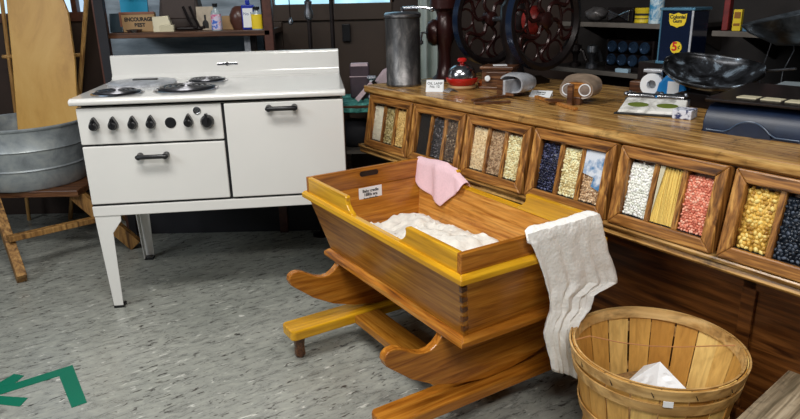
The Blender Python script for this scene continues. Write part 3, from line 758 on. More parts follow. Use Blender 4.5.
# stereoscopes
def stereo(label, l, o, rz, hood, face, lens):
    s = cth('stereoscope', label, 'stereoscope', l, o, HC, rz)
    prof = []
    N = 28
    def ring_(y, w, h, z): return [(w * math.copysign(abs(math.cos(2 * PI * a / N)) ** .8, math.cos(2 * PI * a / N)), y, z + h * math.copysign(abs(math.sin(2 * PI * a / N)) ** .8, math.sin(2 * PI * a / N))) for a in range(N)]
    k = MB(); R = [ring_(.0, .062, .034, .055), ring_(.02, .066, .036, .056), ring_(.055, .070, .040, .060), ring_(.085, .074, .043, .062), ring_(.086, .070, .039, .062), ring_(.02, .060, .031, .056), ring_(.003, .056, .028, .055)]
    V = [[k.bm.verts.new(p) for p in r] for r in R]
    for i in range(len(V) - 1):
        for a in range(N): k.bm.faces.new((V[i][a], V[i][(a + 1) % N], V[i + 1][(a + 1) % N], V[i + 1][a]))
    for a in range(N): k.bm.faces.new((V[-1][a], V[-1][(a + 1) % N], V[0][(a + 1) % N], V[0][a]))
    P_(k, 'hood', hood, s, smooth=True)
    k = MB(); k.prism([(p[0] * .92, p[2]) for p in ring_(0, .062, .034, .055)], 'Y', .006, .012)
    fb = P_(k, 'lens_board', face, s)
    ln_ = []
    for x in (-.031, .031):
        rg_ = P_(MB().lathe([(.0225, 0), (.0225, .008), (.019, .008), (.0185, .004), (0, .004)], 24, T(x, .006, .055, PI / 2)), 'lens_ring', lens, fb, smooth=True)
        ln_.append((x, rg_))
    P_(MB().lathe([(.0187, .0045), (.01, .0055), (0, .006)], 20, T(-.031, .006, .055, PI / 2)), 'lens', m_lens, s, smooth=True)
    P_(MB().lathe([(.0187, .0045), (.01, .0055), (0, .006)], 20, T(.031, .006, .055, PI / 2)), 'lens', m_lens, s, smooth=True)
    P_(MB().box(-.024, -.004, -.034, -.010, .0, .078), 'nose_piece', m_brownwood, s, bevel=.003)
    P_(MB().box(-.02, .02, -.012, .03, 0, .03), 'foot_block', m_brownwood, s, bevel=.003)
    return s
s1 = cth('stereoscope', 'grey metal hooded stereoscope with dark wooden arm', 'stereoscope', .72, .25, HC, .05)
k = MB(); N = 26
def D(y, w, h, z, c=.0): return [(w * math.copysign(abs(math.cos(2 * PI * a / N)) ** .75, math.cos(2 * PI * a / N)) + c, y, z + h * math.copysign(abs(math.sin(2 * PI * a / N)) ** .75, math.sin(2 * PI * a / N))) for a in range(N)]
R = [D(-.01, .062, .036, .052), D(.02, .066, .040, .055), D(.06, .06, .036, .055), D(.09, .045, .028, .052), D(.091, .038, .022, .052), D(.06, .052, .030, .055), D(.0, .054, .031, .053), D(-.01, .055, .030, .052)]
V = [[k.bm.verts.new(p) for p in r] for r in R]
for i in range(len(V)):
    A_, B_ = V[i], V[(i + 1) % len(V)]
    for a in range(N): k.bm.faces.new((A_[a], A_[(a + 1) % N], B_[(a + 1) % N], B_[a]))
P_(k, 'hood', m_grey, s1, smooth=True)
P_(MB().box(-.05, .05, .062, .068, .03, .078), 'lens_board', m_brownwood, s1)
P_(MB().box(-.006, .006, -.05, .06, .012, .07), 'divider', m_grey, s1, bevel=.002)
P_(MB().box(-.008, .010, -.22, .06, .004, .014).box(-.045, .045, -.045, -.038, .010, .022).box(-.045, -.01, -.045, -.035, .010, .072), 'slide_arm', m_brownwood, s1, bevel=.002)
s2 = stereo('orange wooden stereoscope with two round white rimmed lenses', 1.02, .28, .45, plain('grey brown hood leather', (.30, .22, .16), .4, var=.3, vs=30), m_orangewood, m_white)
q0, q1 = onz(536, 98.5, HC), onz(576, 111, HC); qd = q1 - q0
rd = MB().box(0, qd.length, -.008, .008, .001, .013)
rx = qd.length
tag(rd.build('wooden_slide', m_orangewood, None, bevel=.002, M=Matrix.Translation(q0) @ Matrix.Rotation(math.atan2(qd.y, qd.x), 4, 'Z')), 'orange wooden sliding stick lying in front of the round lens stereoscope', 'stick')
tag(MB().box(rx * .42, rx * .60, -.032, .022, .013, .018).build('card_clip', m_brownwood, None, bevel=.001, M=Matrix.Translation(q0) @ Matrix.Rotation(math.atan2(qd.y, qd.x), 4, 'Z')), 'short dark wooden crosspiece resting on the orange sliding stick', 'clip')
st = MB().prism([(-.07, -.012), (.07, -.006), (.07, .006), (-.07, .012)], 'Z', 0, .01)
tag(st.build('wooden_wedge', m_brownwood, None, bevel=.002, M=Matrix.Translation(C(.80, .07, HC)) @ Matrix.Rotation(CA + .3 + PI / 2 - .8, 4, 'Z')), 'dark flat wooden stick near the counter front edge', 'stick')

# eyeglass tray and gadgets
tr = cth('display_tray', 'white and black display tray with two green oval windows', 'tray', 1.31, .33, HC, .47)
P_(MB().prism([(-.115, -.06), (.115, -.06), (.125, .06), (-.10, .06)], 'Z', 0, .006), 'base', m_black, tr, bevel=.002)
P_(MB().hexa([(-.105, -.052, .006), (.11, -.052, .006), (.11, .035, .006), (-.095, .035, .006), (-.1, -.048, .016), (.105, -.048, .016), (.105, .035, .046), (-.09, .035, .046)]), 'white_panel', mottled('soiled white', [(.35, (.35, .34, .31)), (.55, (.78, .77, .73))], 22, .4), tr, bevel=.003)
SL = math.atan2(.030, .083)
m_gg = plain('green glass', (.13, .17, .03), .2)
for x in (-.045, .048):
    P_(MB().lathe([(.034, 0), (.034, .002), (.029, .003), (0, .003)], 28, T(x, -.012, .0285, SL) @ Matrix.Diagonal((1, .45, 1, 1))), 'oval_window', m_gg, tr)
for x in (-.045, .05):
    P_(MB().lathe([(0, -.045), (.012, -.043), (.014, 0), (.012, .043), (0, .045)], 16, T(x, .05, .048, 0, PI / 2)), 'roller', m_chrome, tr, smooth=True)
k = MB(); rnd = random.Random(5)
for a in range(16): k.lathe([(0, -.007), (.008, -.004), (.008, .004), (0, .007)], 8, T(-.10 + a * .013, .07 + rnd.uniform(-.012, .012), .045 + rnd.uniform(-.008, .014), rnd.random(), rnd.random()))
k.box(-.10, .11, .05, .09, .006, .04); P_(k, 'metal_clips', m_steel, tr)
pc = cth('patterned_box', 'small black and white patterned box right of the display tray', 'box', 1.43, .33, HC, .3)
P_(MB().box(-.03, .03, -.03, .04, 0, .03), 'box', m_stripe, pc, bevel=.003)
bl = cth('blue_dispenser', 'bright blue plastic dispenser with white label', 'dispenser', 1.205, .60, HC, .35)
P_(MB().prism([(-.06, 0), (.06, 0), (.055, .05), (.03, .10), (-.02, .10), (-.045, .07)], 'Y', -.035, .035), 'body', m_blue, bl, bevel=.008)
P_(MB().box(-.012, .028, -.038, -.034, .03, .078), 'label', m_white, bl)
tp_ = cth('tape_roll', 'white paper tape roll standing beside the blue dispenser', 'roll', 1.115, .60, HC, .35)
P_(MB().lathe([(.042, -.015), (.042, .015), (.017, .015), (.017, -.015)], 32, T(0, 0, .055, PI / 2), close=True), 'roll', m_white, tp_, smooth=True)
P_(MB().box(-.035, .035, -.025, .025, 0, .012).box(-.028, .03, .02, .03, .012, .105).box(-.035, .035, -.012, .03, .100, .112), 'holder', m_grey, tp_, bevel=.003)
sb = cth('cardboard_box', 'small brown open box left of the tape roll', 'box', 1.045, .62, HC, .3)
P_(MB().box(-.03, .03, -.03, .03, 0, .06), 'box', m_brownwood, sb, bevel=.002)

# scale with scoop pan
sc_ = cth('counter_scale', 'black counter scale with wide dark metal scoop pan', 'scale', 1.325, .60, HC, 0.)
P_(MB().prism([(-.11, 0), (.14, 0), (.12, .03), (.05, .05), (-.05, .05), (-.1, .03)], 'Y', -.06, .06), 'base', m_iron, sc_, bevel=.005)
P_(MB().tube([(-.07, 0, .04), (-.07, 0, .075)], .01, 10).tube([(.07, 0, .04), (.07, 0, .075)], .01, 10).box(-.09, .09, -.012, .012, .068, .076), 'beam', m_iron, sc_)
k = MB(); rows = []
for i in range(25):
    u = i / 24 * 2 - 1; w = .115 * math.sqrt(max(0, 1 - (abs(u) ** 2.6))) + .003
    zc = .075 + .055 * abs(u) ** 2.2
    rows.append([(u * .165, w * math.sin(a * PI / 2 / 8), zc + .050 * (1 - math.cos(a * PI / 2 / 8)) * (1 - .7 * abs(u) ** 2)) for a in range(-8, 9)])
pan = k.grid(rows).build('scoop_pan', mottled('worn dark pan', [(.40, (.012, .012, .013)), (.54, (.06, .065, .075)), (.62, (.40, .5, .6))], 16, .3, .6, bumps=.05), sc_, smooth=True, solid=.003)
pan.location = (0.025, 0, .014); pan.rotation_euler = (.34, .10, .25)

# navy case
nc = cth('navy_metal_case', 'navy blue curved metal case with arched front cutout', 'case', 1.715, .20, HC, .12)
prof = []
P_(MB().prism([(0, .0), (.006, .0), (.004, .03), (.018, .058), (.04, .075), (.15, .085), (.15, 0)], 'X', -.135, .135), 'case', m_navy, nc, smooth=True, bevel=.004)
arch = [(-.06 + .12 * i / 16, .0 + .04 * math.sin(PI * i / 16) ** .7) for i in range(17)]
P_(MB().prism(arch, 'Y', -.001, .002), 'arched_cutout', m_navy, nc)
P_(MB().tube([(-.12, -.002, .008)] + [(-.07, -.002, .008)] + [(x, -.002, z + .004) for x, z in arch[1:-1]] + [(.07, -.002, .008), (.13, -.002, .008)], .0018, 6), 'arch_trim', plain('slate blue edge', (.05, .09, .16), .3), nc, smooth=True)
P_(MB().prism([(.015, .086), (.34, .094), (.34, .108), (.012, .096)], 'X', -.142, .16).box(-.13, .15, .15, .33, .0, .094), 'lid', m_iron, nc, bevel=.003)
for x in (-.045, .02, .085):
    P_(MB().box(x - .026, x + .028, .06, .105, .0975, .1005), 'paper_tab', m_cream, nc)
cl_ = cth('clear_tray', 'grey translucent plastic tub behind the navy case', 'tub', 1.67, .62, HC, .2)
P_(MB().hexa([(-.07, -.04, 0), (.07, -.04, 0), (.07, .04, 0), (-.07, .04, 0), (-.085, -.05, .10), (.085, -.05, .10), (.085, .05, .10), (-.085, .05, .10)]).box(-.09, .09, -.055, .055, .096, .104), 'tub', plain('frosted plastic', (.35, .42, .46), .3), cl_, bevel=.006)
wf = cth('bent_wire_loop', 'thin bent wire loop standing behind the scoop pan', 'wire loop', 1.53, .68)
P_(MB().tube([(-.05, 0, .0), (-.05, 0, .13), (-.035, 0, .20), (-.028, 0, .245), (.035, 0, .25), (.045, 0, .20), (.02, 0, .13), (.02, 0, .0)], .002, 6).tube([(-.06, 0, .125), (.07, -.02, .145)], .0045, 8), 'wire', m_steel, wf)
# big tray on riser at upper right
rp = cth('hanging_scale_pan', 'large dark dish with pale edge at the upper right corner', 'dish', 1.66, .66, 1.10, 0)
P_(MB().lathe([(.02, 0), (.12, .025), (.19, .08), (.21, .11), (.206, .113), (.18, .088), (.12, .034), (0, .008)], 40, T(0, 0, 0, .10, -.22, 0)), 'dish', m_steel if False else mottled('dark bowl', [(.4, (.03, .035, .04)), (.7, (.2, .24, .28))], 8, .3, .6), rp, smooth=True)
P_(MB().tube([(0, 0, .01), (0, 0, -.20)], .012, 10).lathe([(0, -.225), (.06, -.225), (.055, -.21), (.02, -.19), (0, -.19)], 24), 'pedestal', m_iron, rp, smooth=True)
# glass coffee bin with 5 cent sticker
rs = cth('dark_riser_box', 'dark wooden box under the blue display tank', 'box', 1.125, .71)
P_(MB().box(-.11, .11, -.07, .09, 0, .13), 'box', m_iron, rs, bevel=.003)
tk = cth('display_tank', 'dark blue glass display tank with yellow labels', 'tank', 1.155, .71, HC + .13, .10)
P_(MB().box(-.062, .062, -.065, .055, .008, .196), 'tank', m_darkglass, tk, bevel=.003)
P_(MB().box(-.068, .068, -.071, .061, .194, .204).box(-.068, .068, -.071, .061, 0, .010), 'metal_rim', m_bluemetal, tk, bevel=.002)
P_(MB().box(.056, .063, -.068, -.064, .01, .194), 'corner_strip', m_grey, tk); P_(MB().box(-.063, -.058, -.068, -.064, .01, .194), 'corner_strip', m_bluemetal, tk)
sh = [(-.064, .184), (-.047, .180), (-.03, .186), (-.012, .180), (.004, .184), (.002, .155), (-.004, .142), (-.018, .138), (-.03, .133), (-.042, .138), (-.056, .142), (-.062, .155)]
sh = [(a + .034, b) for a, b in sh]
lb1 = P_(MB().prism(sh, 'Y', -.0685, -.0655), 'yellow_label', m_yellow, tk)
text('label_text', 'Colonial\nGum', .018, m_ink, lb1, T(.004, -.0692, .164, PI / 2), 1., .8, bold=.0005)
lb2 = P_(MB().prism(fillcircle(28, .022, .008, .062), 'Y', -.0685, -.0655), 'price_sticker', m_yellow, tk)
text('price_text', '5', .044, plain('red print', (.6, .02, .01), .5), lb2, T(.003, -.0692, .064, PI / 2), 1., bold=.0012)
text('cent_text', '¢', .022, m_ink, lb2, T(.020, -.0692, .064, PI / 2), 1.)

# ------------------------------------------------------------------ back shelves
def shelf(label, l0, l1, z, o0=1.08, o1=1.49, edge=.02):
    s = cth('wall_shelf', label, 'shelf', l0, o0, z - edge)
    P_(MB().box(0, l1 - l0, .012, o1 - o0, 0, edge), 'board', m_shelfdk, s); P_(MB().box(0, l1 - l0, 0, .012, -.002, edge), 'edge_strip', m_shelf, s, bevel=.002)
    for l in (.06, l1 - l0 - .06): P_(MB().prism([(.1, 0), (o1 - o0, 0), (o1 - o0, -.12)], 'X', l, l + .012), 'bracket', m_shelfdk, s)
Z1, Z2, Z3 = 1.124, .893, 1.103
shelf('grey edged wall shelf holding clips and the small yellow tin', .18, .90, Z1)
shelf('lower grey edged wall shelf holding the rack of cans', .10, .90, Z2)
shelf('grey edged wall shelf at right with the red book', 1.045, 2.2, Z3)
def sth(name, label, cat, l, o, z, rz=0., **k): return cth(name, label, cat, l, o, z, rz, **k)
yt = sth('yellow_tin', 'small round yellow tin at the end of the upper shelf', 'tin', .66, 1.14, Z1)
P_(MB().lathe([(0, 0), (.038, 0), (.040, .003), (.038, .006), (.038, .05), (.040, .054), (.040, .066), (.037, .068), (0, .068)], 30), 'tin', m_yellow, yt, smooth=True)
P_(MB().lathe([(.0386, .018), (.0386, .022), (.0382, .022), (.0382, .018)], 30, close=True).lathe([(.0386, .034), (.0386, .044), (.0382, .044), (.0382, .034)], 30, close=True), 'printed_band', m_ink, yt)
wt = sth('blue_white_can', 'tall pale blue and white can beside the yellow tin', 'can', .735, 1.13, Z1)
P_(MB().lathe([(0, 0), (.032, 0), (.032, .13), (.028, .136), (0, .136)], 30), 'can', mottled('blue white print', [(.42, (.05, .3, .55)), (.55, (.7, .85, .9))], 18, .35), wt, smooth=True)
bt_ = sth('bow_tie_clip', 'silver bow shaped metal clip in a dark case on the upper shelf', 'clip', .52, 1.15, Z1)
P_(MB().prism([(-.06, .005), (0, .03), (.06, .005), (.06, .058), (0, .036), (-.06, .058)], 'Y', -.012, 0), 'bow', m_chrome, bt_, bevel=.003)
P_(MB().box(-.075, .075, 0, .06, 0, .068), 'case', m_iron, bt_, bevel=.004)
for n_, (l, w, h, lab) in enumerate(((.36, .06, .07, 'crumpled grey bag left of the silver bow clip'),)):
    b = MB(); bmesh.ops.create_icosphere(b.bm, subdivisions=3, radius=1)
    for v in b.bm.verts:
        c = v.co * (1 + .15 * noise.fractal(v.co * 2, 1, 2, 3)); v.co = Vector((c.x * w, c.y * .05, max(0, c.z * h * .5 + h * .5)))
    tag(b.build('grey_bag', plain('grey foil bag', (.16, .15, .15), .35, .5, var=.5, vs=20), None, smooth=True, M=Matrix.Translation(C(l, 1.17, Z1)) @ Matrix.Rotation(CA, 4, 'Z')), lab, 'bag')
# rack of blue-capped cans on the lower shelf
rk = sth('can_rack', 'dark wooden rack under the stacked cans', 'rack', .60, 1.13, Z2)
P_(MB().box(-.13, .14, 0, .12, 0, .025).box(-.13, -.12, 0, .12, .025, .15).box(.13, .14, 0, .12, .025, .15), 'rack', m_iron, rk)
nm = ['leftmost', 'second', 'third', 'rightmost']
first = None
for r_ in range(2):
    for c_ in range(4):
        z = Z2 + .025 + .031 + r_ * .062; l = .60 - .088 + c_ * .062 + .0
        lab = '%s blue ended can in the %s row of the shelf rack' % (nm[c_], ('bottom', 'top')[r_])
        if first is None:
            t = sth('blue_can', lab, 'can', l, 1.12, z, 0, group='blue cans in the rack')
            P_(MB().lathe([(0, 0), (.028, 0), (.030, -.004), (.030, -.11), (0, -.11)], 24, T(0, 0, 0, PI / 2)), 'can_side', m_iron, t, smooth=True)
            P_(MB().lathe([(.0, .003), (.017, .003), (.020, .006), (.026, .006), (.028, .001), (0, .0005)], 24, T(0, 0, 0, PI / 2)), 'can_end', plain('blue can end', (.025, .055, .11), .3, .5, var=.5, vs=30), t, smooth=True)
            first = t
        else:
            t = first.copy(); COL.objects.link(t); t.location = C(l, 1.12, z); t['label'] = lab
            for ch in list(first.children):
                c2 = ch.copy(); COL.objects.link(c2); c2.parent = t
lw = sth('shelf_card', 'pale blue white card lying at the front of the lower shelf', 'card', .60, 1.10, Z2, .1)
P_(MB().box(-.035, .035, -.012, .012, 0, .018), 'card', plain('pale blue card', (.45, .65, .8), .5), lw, bevel=.001)
for q_, (l, lab, col) in enumerate(((.25, 'dark lumpy iron tool on the lower shelf beside the flywheel', m_iron), (.36, 'dull dark fitting on the lower shelf left of the can rack', m_steel))):
    t = sth('iron_fitting', lab, 'fitting', l, 1.16, Z2, .3 + q_)
    P_(MB().lathe([(0, 0), (.03, 0), (.03, .02), (.012, .03), (.015, .06), (.03, .08), (.028, .11), (0, .12)], 16).tube([(0, 0, .09), (.04, 0, .08), (.06, 0, .03)], .01, 8), 'fitting', col, t, smooth=True)
rb = sth('red_book', 'tall red book standing at the left end of the right shelf', 'book', 1.075, 1.12, Z3, .3)
P_(MB().box(-.012, .012, 0, .06, 0, .16), 'cover', plain('dark red cover', (.2, .012, .012), .5, var=.4, vs=20), rb, bevel=.003); P_(MB().box(-.009, .009, .002, .0605, .004, .161), 'pages', m_cream, rb)
yb = sth('yellow_box', 'upright yellow box beside the red book', 'box', 1.125, 1.12, Z3, .3)
P_(MB().box(-.016, .016, 0, .035, 0, .085), 'carton', m_yellow, yb, bevel=.001); P_(MB().box(-.012, .012, -.001, .0005, .02, .03).box(-.012, .012, -.001, .0005, .05, .075), 'print', m_brass if False else plain('brown print', (.3, .12, .01), .6), yb)
bb = sth('blue_box', 'small flat pale blue box on the right shelf', 'box', 1.19, 1.13, Z3, .3)
P_(MB().box(-.035, .035, -.015, .03, 0, .02), 'carton', plain('dull blue card', (.08, .2, .33), .5), bb, bevel=.001)
rt = sth('red_label_packet', 'small red and white labelled packet on the right shelf', 'packet', 1.30, 1.12, Z3, .3)
P_(MB().box(-.028, .028, -.01, .02, 0, .032), 'packet', plain('red packet', (.55, .02, .03), .5), rt, bevel=.004); P_(MB().box(-.022, .022, -.0112, -.0098, .012, .023), 'white_print', m_white, rt)

# ------------------------------------------------------------------ bushel basket
BC = Vector((.705, 1.632, 0)); BH = .335
bk = thing('bushel_basket', 'round slatted bushel basket with wooden hoops', 'basket', BC, -.3)
def rad(z): return .168 + (.229 - .168) * (z / BH)
k = MB(); NS = 20; rnd = random.Random(11)
for i in range(NS):
    a0 = 2 * PI * i / NS; wd_ = 2 * PI / NS * rnd.uniform(.90, 1.0); o_ = rnd.uniform(-.0015, .0015)
    for seg_ in range(6):
        pass
    Vr = []
    for q_ in range(8):
        z = BH * q_ / 7 + .002; r = rad(z) + o_
        Vr.append([(r_ * math.cos(a0 + wd_ * t), r_ * math.sin(a0 + wd_ * t), z) for r_, t in ((r, 0), (r, .5), (r, 1), (r - .003, 1), (r - .003, .5), (r - .003, 0))])
    vv = [[k.bm.verts.new(p) for p in r] for r in Vr]
    for q_ in range(7):
        for j in range(6): k.bm.faces.new((vv[q_][j], vv[q_][(j + 1) % 6], vv[q_ + 1][(j + 1) % 6], vv[q_ + 1][j]))
    k.bm.faces.new(vv[0]); k.bm.faces.new(vv[-1])
def stave_mat():
    m, n, b = nt('basket stave wood')
    g = n.nodes.new('ShaderNodeNewGeometry')
    c = ramp(n, g.outputs['Random Per Island'], [(0, (.56, .27, .05)), (.5, (.76, .44, .11)), (1, (.90, .63, .22))])
    f = noise_n(n, coords(n, (60, 60, 5)), 1, 4, .5)
    c = mixc(n, .6, c, ramp(n, f, [(.3, (.55, .45, .35)), (.6, (1, 1, 1))]), 'MULTIPLY')
    lk(n, c, b.inputs['Base Color']); b.inputs['Roughness'].default_value = .5; return m
P_(k, 'staves', stave_mat(), bk)
m_hoop = wood('basket hoop wood', (.42, .22, .06), (.66, .40, .14), (.78, .53, .23), 'X', .4, .5)
def hoop(z0, z1, off, th=.004, nm='hoop'):
    k = MB(); k.lathe([(rad(z0) + off, z0), (rad(z1) + off, z1), (rad(z1) + off + th, z1), (rad(z0) + off + th, z0)], 72, close=True)
    return P_(k, nm, m_hoop, bk, smooth=False)
th_ = hoop(.308, .338, .002, .005, 'top_hoop'); hoop(.310, .340, -.010, .005, 'inner_hoop'); hoop(.262, .292, .002, .005); hoop(.14, .165, .002); hoop(.03, .055, .002)
P_(MB().lathe([(0, .012), (.166, .012), (.166, .022), (0, .022)], 40), 'basket_bottom', m_tan, bk)
k = MB()
for i in range(14):
    a = 2 * PI * i / 14 + .13; r = rad(.32) + .0075
    P_(MB().box(-.0008, .0008, -.0008, .0008, -.010, .010, T(r * math.cos(a), r * math.sin(a), .322, .5, 0, a)), 'staple', m_iron, bk)
rot_b = Matrix.Rotation(.3, 3, 'Z')
def b_local(P): return rot_b @ (P - BC)
hw = MB(); pts = [b_local(onz(x, y, z)) for x, y, z in ((571, 341, .33), (590, 336, .338), (620, 342.5, .325), (650, 346, .318), (680, 347, .318), (710, 346, .322), (735, 345.5, .33))]
hp = P_(hw.tube(pts, .0016, 6), 'wire_handle', plain('orange wire', (.5, .22, .08), .5), bk, smooth=True)
P_(MB().box(-.006, .006, -.003, .003, -.012, .012, T(*b_local(onz(737, 350, .315)), 0, .0, .9)), 'handle_anchor', m_gap, bk)
tgp = onz(669, 407, .30); tg = b_local(tgp); aa = math.atan2(tg.y, tg.x); rr = rad(.299) + .009
P_(MB().box(-.001, .001, -.012, .012, -.008, .008, T(rr * math.cos(aa), rr * math.sin(aa), .299, 0, 0, aa)), 'sticker', m_white, bk)
# paper in the basket
pb = [onz(x, y, z) for x, y, z in ((622, 387, .24), (660, 362, .30), (688, 391, .25), (655, 395, .22), (650, 375, .20))]
pp = MB()
A_, B_, C_, D_, E_ = pb
base = [Vector((p.x, p.y, .10)) for p in (A_, C_, D_)]
k = MB(); n_ = 8
def tri_grid(mb, P, Q, R_, amp):
    V = {}
    for i in range(n_ + 1):
        for j in range(n_ + 1 - i):
            u, v = i / n_, j / n_; p = P * (1 - u - v) + Q * u + R_ * v
            e = min(u, v, 1 - u - v) * 3
            V[i, j] = mb.bm.verts.new(p + Vector((1, 1, .5)) * amp * e * fbm(p.x * 30, p.y * 30 + p.z * 20, 1.))
    for i in range(n_):
        for j in range(n_ - i):
            mb.bm.faces.new((V[i, j], V[i + 1, j], V[i, j + 1]))
            if i + j < n_ - 1: mb.bm.faces.new((V[i + 1, j], V[i + 1, j + 1], V[i, j + 1]))
tri_grid(k, A_, B_, D_, .01); tri_grid(k, D_, B_, C_, .01); tri_grid(k, A_, E_ + Vector((0, .05, 0)), B_, .01); tri_grid(k, C_, B_, E_ + Vector((0, .05, 0)), .01)
o = k.build('crumpled_paper', m_white, None, solid=.0015); tag(o, 'crumpled white paper sheet lying inside the bushel basket', 'paper')
ws = MB().lathe([(0, .024), (.15, .024), (.17, .12), (.14, .165), (.05, .18), (0, .18)], 30, T(*BC))
for v in ws.bm.verts: v.co.z += .01 * fbm(v.co.x, v.co.y, 20)
tag(ws.build('packing_straw', plain('straw filling', (.3, .17, .06), .8, var=.4, vs=80, bumps=.6), None), 'tan straw filling in the bottom of the bushel basket', 'straw', kind='stuff')

# weathered crate bottom right
c0, c1, c2 = onz(733, 419, .30), onz(787, 369, .30), onz(806, 372, .30)
ux = (c1 - c0).normalized(); ang = math.atan2(ux.y, ux.x)
ct_ = thing('weathered_crate', 'weathered grey wooden crate at the lower right corner', 'crate', (c0.x, c0.y, 0), ang)
ln = (c1 - c0).length
m_weath = wood('weathered grey wood', (.12, .09, .05), (.36, .28, .18), (.58, .48, .34), 'X', .8, .7, .7)
k = MB()
P_(MB().box(-.30, ln, -.33, -.004, .285, .30), 'lid_board', m_weath, ct_, bevel=.003)
P_(MB().box(-.28, ln - .01, -.32, -.012, 0, .285), 'crate_body', m_weath, ct_, bevel=.003)
P_(MB().box(-.28, -.25, -.012, -.006, .0, .28).box(ln - .05, ln - .02, -.012, -.006, 0, .28), 'batten', m_weath, ct_)

# ------------------------------------------------------------------ wash corner left
TB = Vector((-1.985, 3.5, .36))
tub = thing('washtub', 'round galvanised washtub with rolled ribs', 'washtub', TB, 0)
def lath2(prof, n=56): return MB().lathe(prof, n, close=True)
P_(lath2([(0.0, 0), (.262, 0), (.27, .01), (.279, .1), (.286, .105), (.281, .112), (.289, .2), (.296, .206), (.291, .213), (.298, .308), (.304, .31), (.306, .318), (.300, .324), (.294, .318), (.285, .21), (.262, .014), (0.0, .012)][:]), 'tub_wall', m_galv, tub, smooth=True)
bn = thing('wooden_bench', 'rough wooden trestle bench under the washtub', 'bench', (TB.x, TB.y, 0), 0)
P_(MB().box(-.31, .34, -.24, .25, .325, .358), 'top_board', m_brownwood, bn, bevel=.004)
lg0 = onz(23, 283, 0) - Vector((TB.x, TB.y, 0)); 
tp0 = ony(-4, 212, 3.2) - Vector((TB.x, TB.y, 0))
def bar(a, b, w, h): # rectangular bar
    a, b = Vector(a), Vector(b); d = b - a; L = d.length; q = d.to_track_quat('Z', 'Y').to_matrix().to_4x4()
    return Matrix.Translation(a) @ q, L
def leg(a, b, mat=m_bench, nm='leg', w=.022, h=.034, par=bn):
    MM, L = bar(a, b, w, h); return P_(MB().box(-w, w, -h, h, 0, L, MM), nm, mat, par, bevel=.003)
leg((lg0.x, lg0.y, .018), (tp0.x - .01, tp0.y + .03, .325)); rf = onz(137, 248, 0) - Vector((TB.x, TB.y, 0)); leg((rf.x, rf.y, .018), (.29, -.17, .325))
leg((lg0.x + .02, .45, .018), (tp0.x, .2, .325)); leg((.34, .34, .018), (.29, .2, .325))
ra = ony(8, 239, 3.02) - Vector((TB.x, TB.y, 0)); rb_ = ony(97, 219, 3.34) - Vector((TB.x, TB.y, 0)); leg(ra, rb_, nm='stretcher', w=.022, h=.014)
# ironing board standing in the tub
bA = ony(14, 127, 3.62); bB = ony(75, 125, 3.62)
top_l, top_r = ony(5, 0, 3.74), ony(62, 0, 3.74); mr = ony(67, 12, 3.73)
ib = thing('ironing_board', 'golden wooden ironing board standing in the washtub', 'ironing board', (0, 0, 0), 0)
def ibp(p, dy=0): return Vector((p.x, p.y + dy, p.z))
bl_, br_ = Vector((bA.x, 3.60, .385)), Vector((bB.x + .0, 3.60, .385))
tipl = Vector((top_l.x + .03, 3.80, 1.62)); tipr = Vector((top_r.x - .05, 3.80, 1.62))
out = [bl_, br_, ony(74, 60, 3.69), mr, Vector((top_r.x, 3.742, top_r.z)), Vector((tipr.x, 3.79, 1.55)), tipr - Vector((.04, 0, 0)), tipl + Vector((.04, 0, 0)), Vector((tipl.x, 3.79, 1.55)), top_l, ony(11, 60, 3.69)]
# keep outline on one leaning plane
for p in out: p.y = 3.60 + (p.z - .385) * .165
k = MB(); k.pts(out + [p + Vector((0, .02, 0)) for p in out], [tuple(range(11))[::-1], tuple(range(11, 22))] + [(i, (i + 1) % 11, 11 + (i + 1) % 11, 11 + i) for i in range(11)])
P_(k, 'board', m_board, ib, bevel=.004)
def lean(p): return Vector((p.x, 3.60 + (p.z - .385) * .165 + .035, p.z))
for a, b in (((2.0, 0), (14, 115)),):
    pass
P_(MB().box(out[0].x + .04, out[1].x - .04, 0, .02, 0, .04, T(0, 3.60 + .25 * .165 + .021, .62)), 'batten', m_bench, ib)
# two poles and rung behind the board = clothes horse
ch_ = thing('clothes_horse', 'tall pale wooden pole rack with a rung behind the ironing board', 'rack', (0, 0, 0), 0)
pa, pb_ = ony(79.5, 95, 3.88), ony(86.5, 0, 3.88)
d_ = (pb_ - pa); bot = pa - d_ * (pa.z / d_.z); tpp = pa + d_ * ((1.6 - pa.z) / d_.z); bot.z = .0
P_(MB().tube([bot, tpp], .013, 10), 'pole', m_pole, ch_, smooth=True)
pa2, pb2 = ony(13, 90, 3.88), ony(3, 10, 3.88); d2 = (pb2 - pa2); tpp2 = pa2 + d2 * ((1.6 - pa2.z) / d2.z); bot2 = pa2 - d2 * (pa2.z / d2.z)
P_(MB().tube([bot2, tpp2], .011, 10), 'pole', m_pole, ch_, smooth=True)
r0 = ony(82, 55, 3.88); P_(MB().tube([Vector((pa2.x - .02, 3.88, r0.z)), Vector((r0.x, 3.88, r0.z))], .012, 10), 'rung', m_pole, ch_, smooth=True)

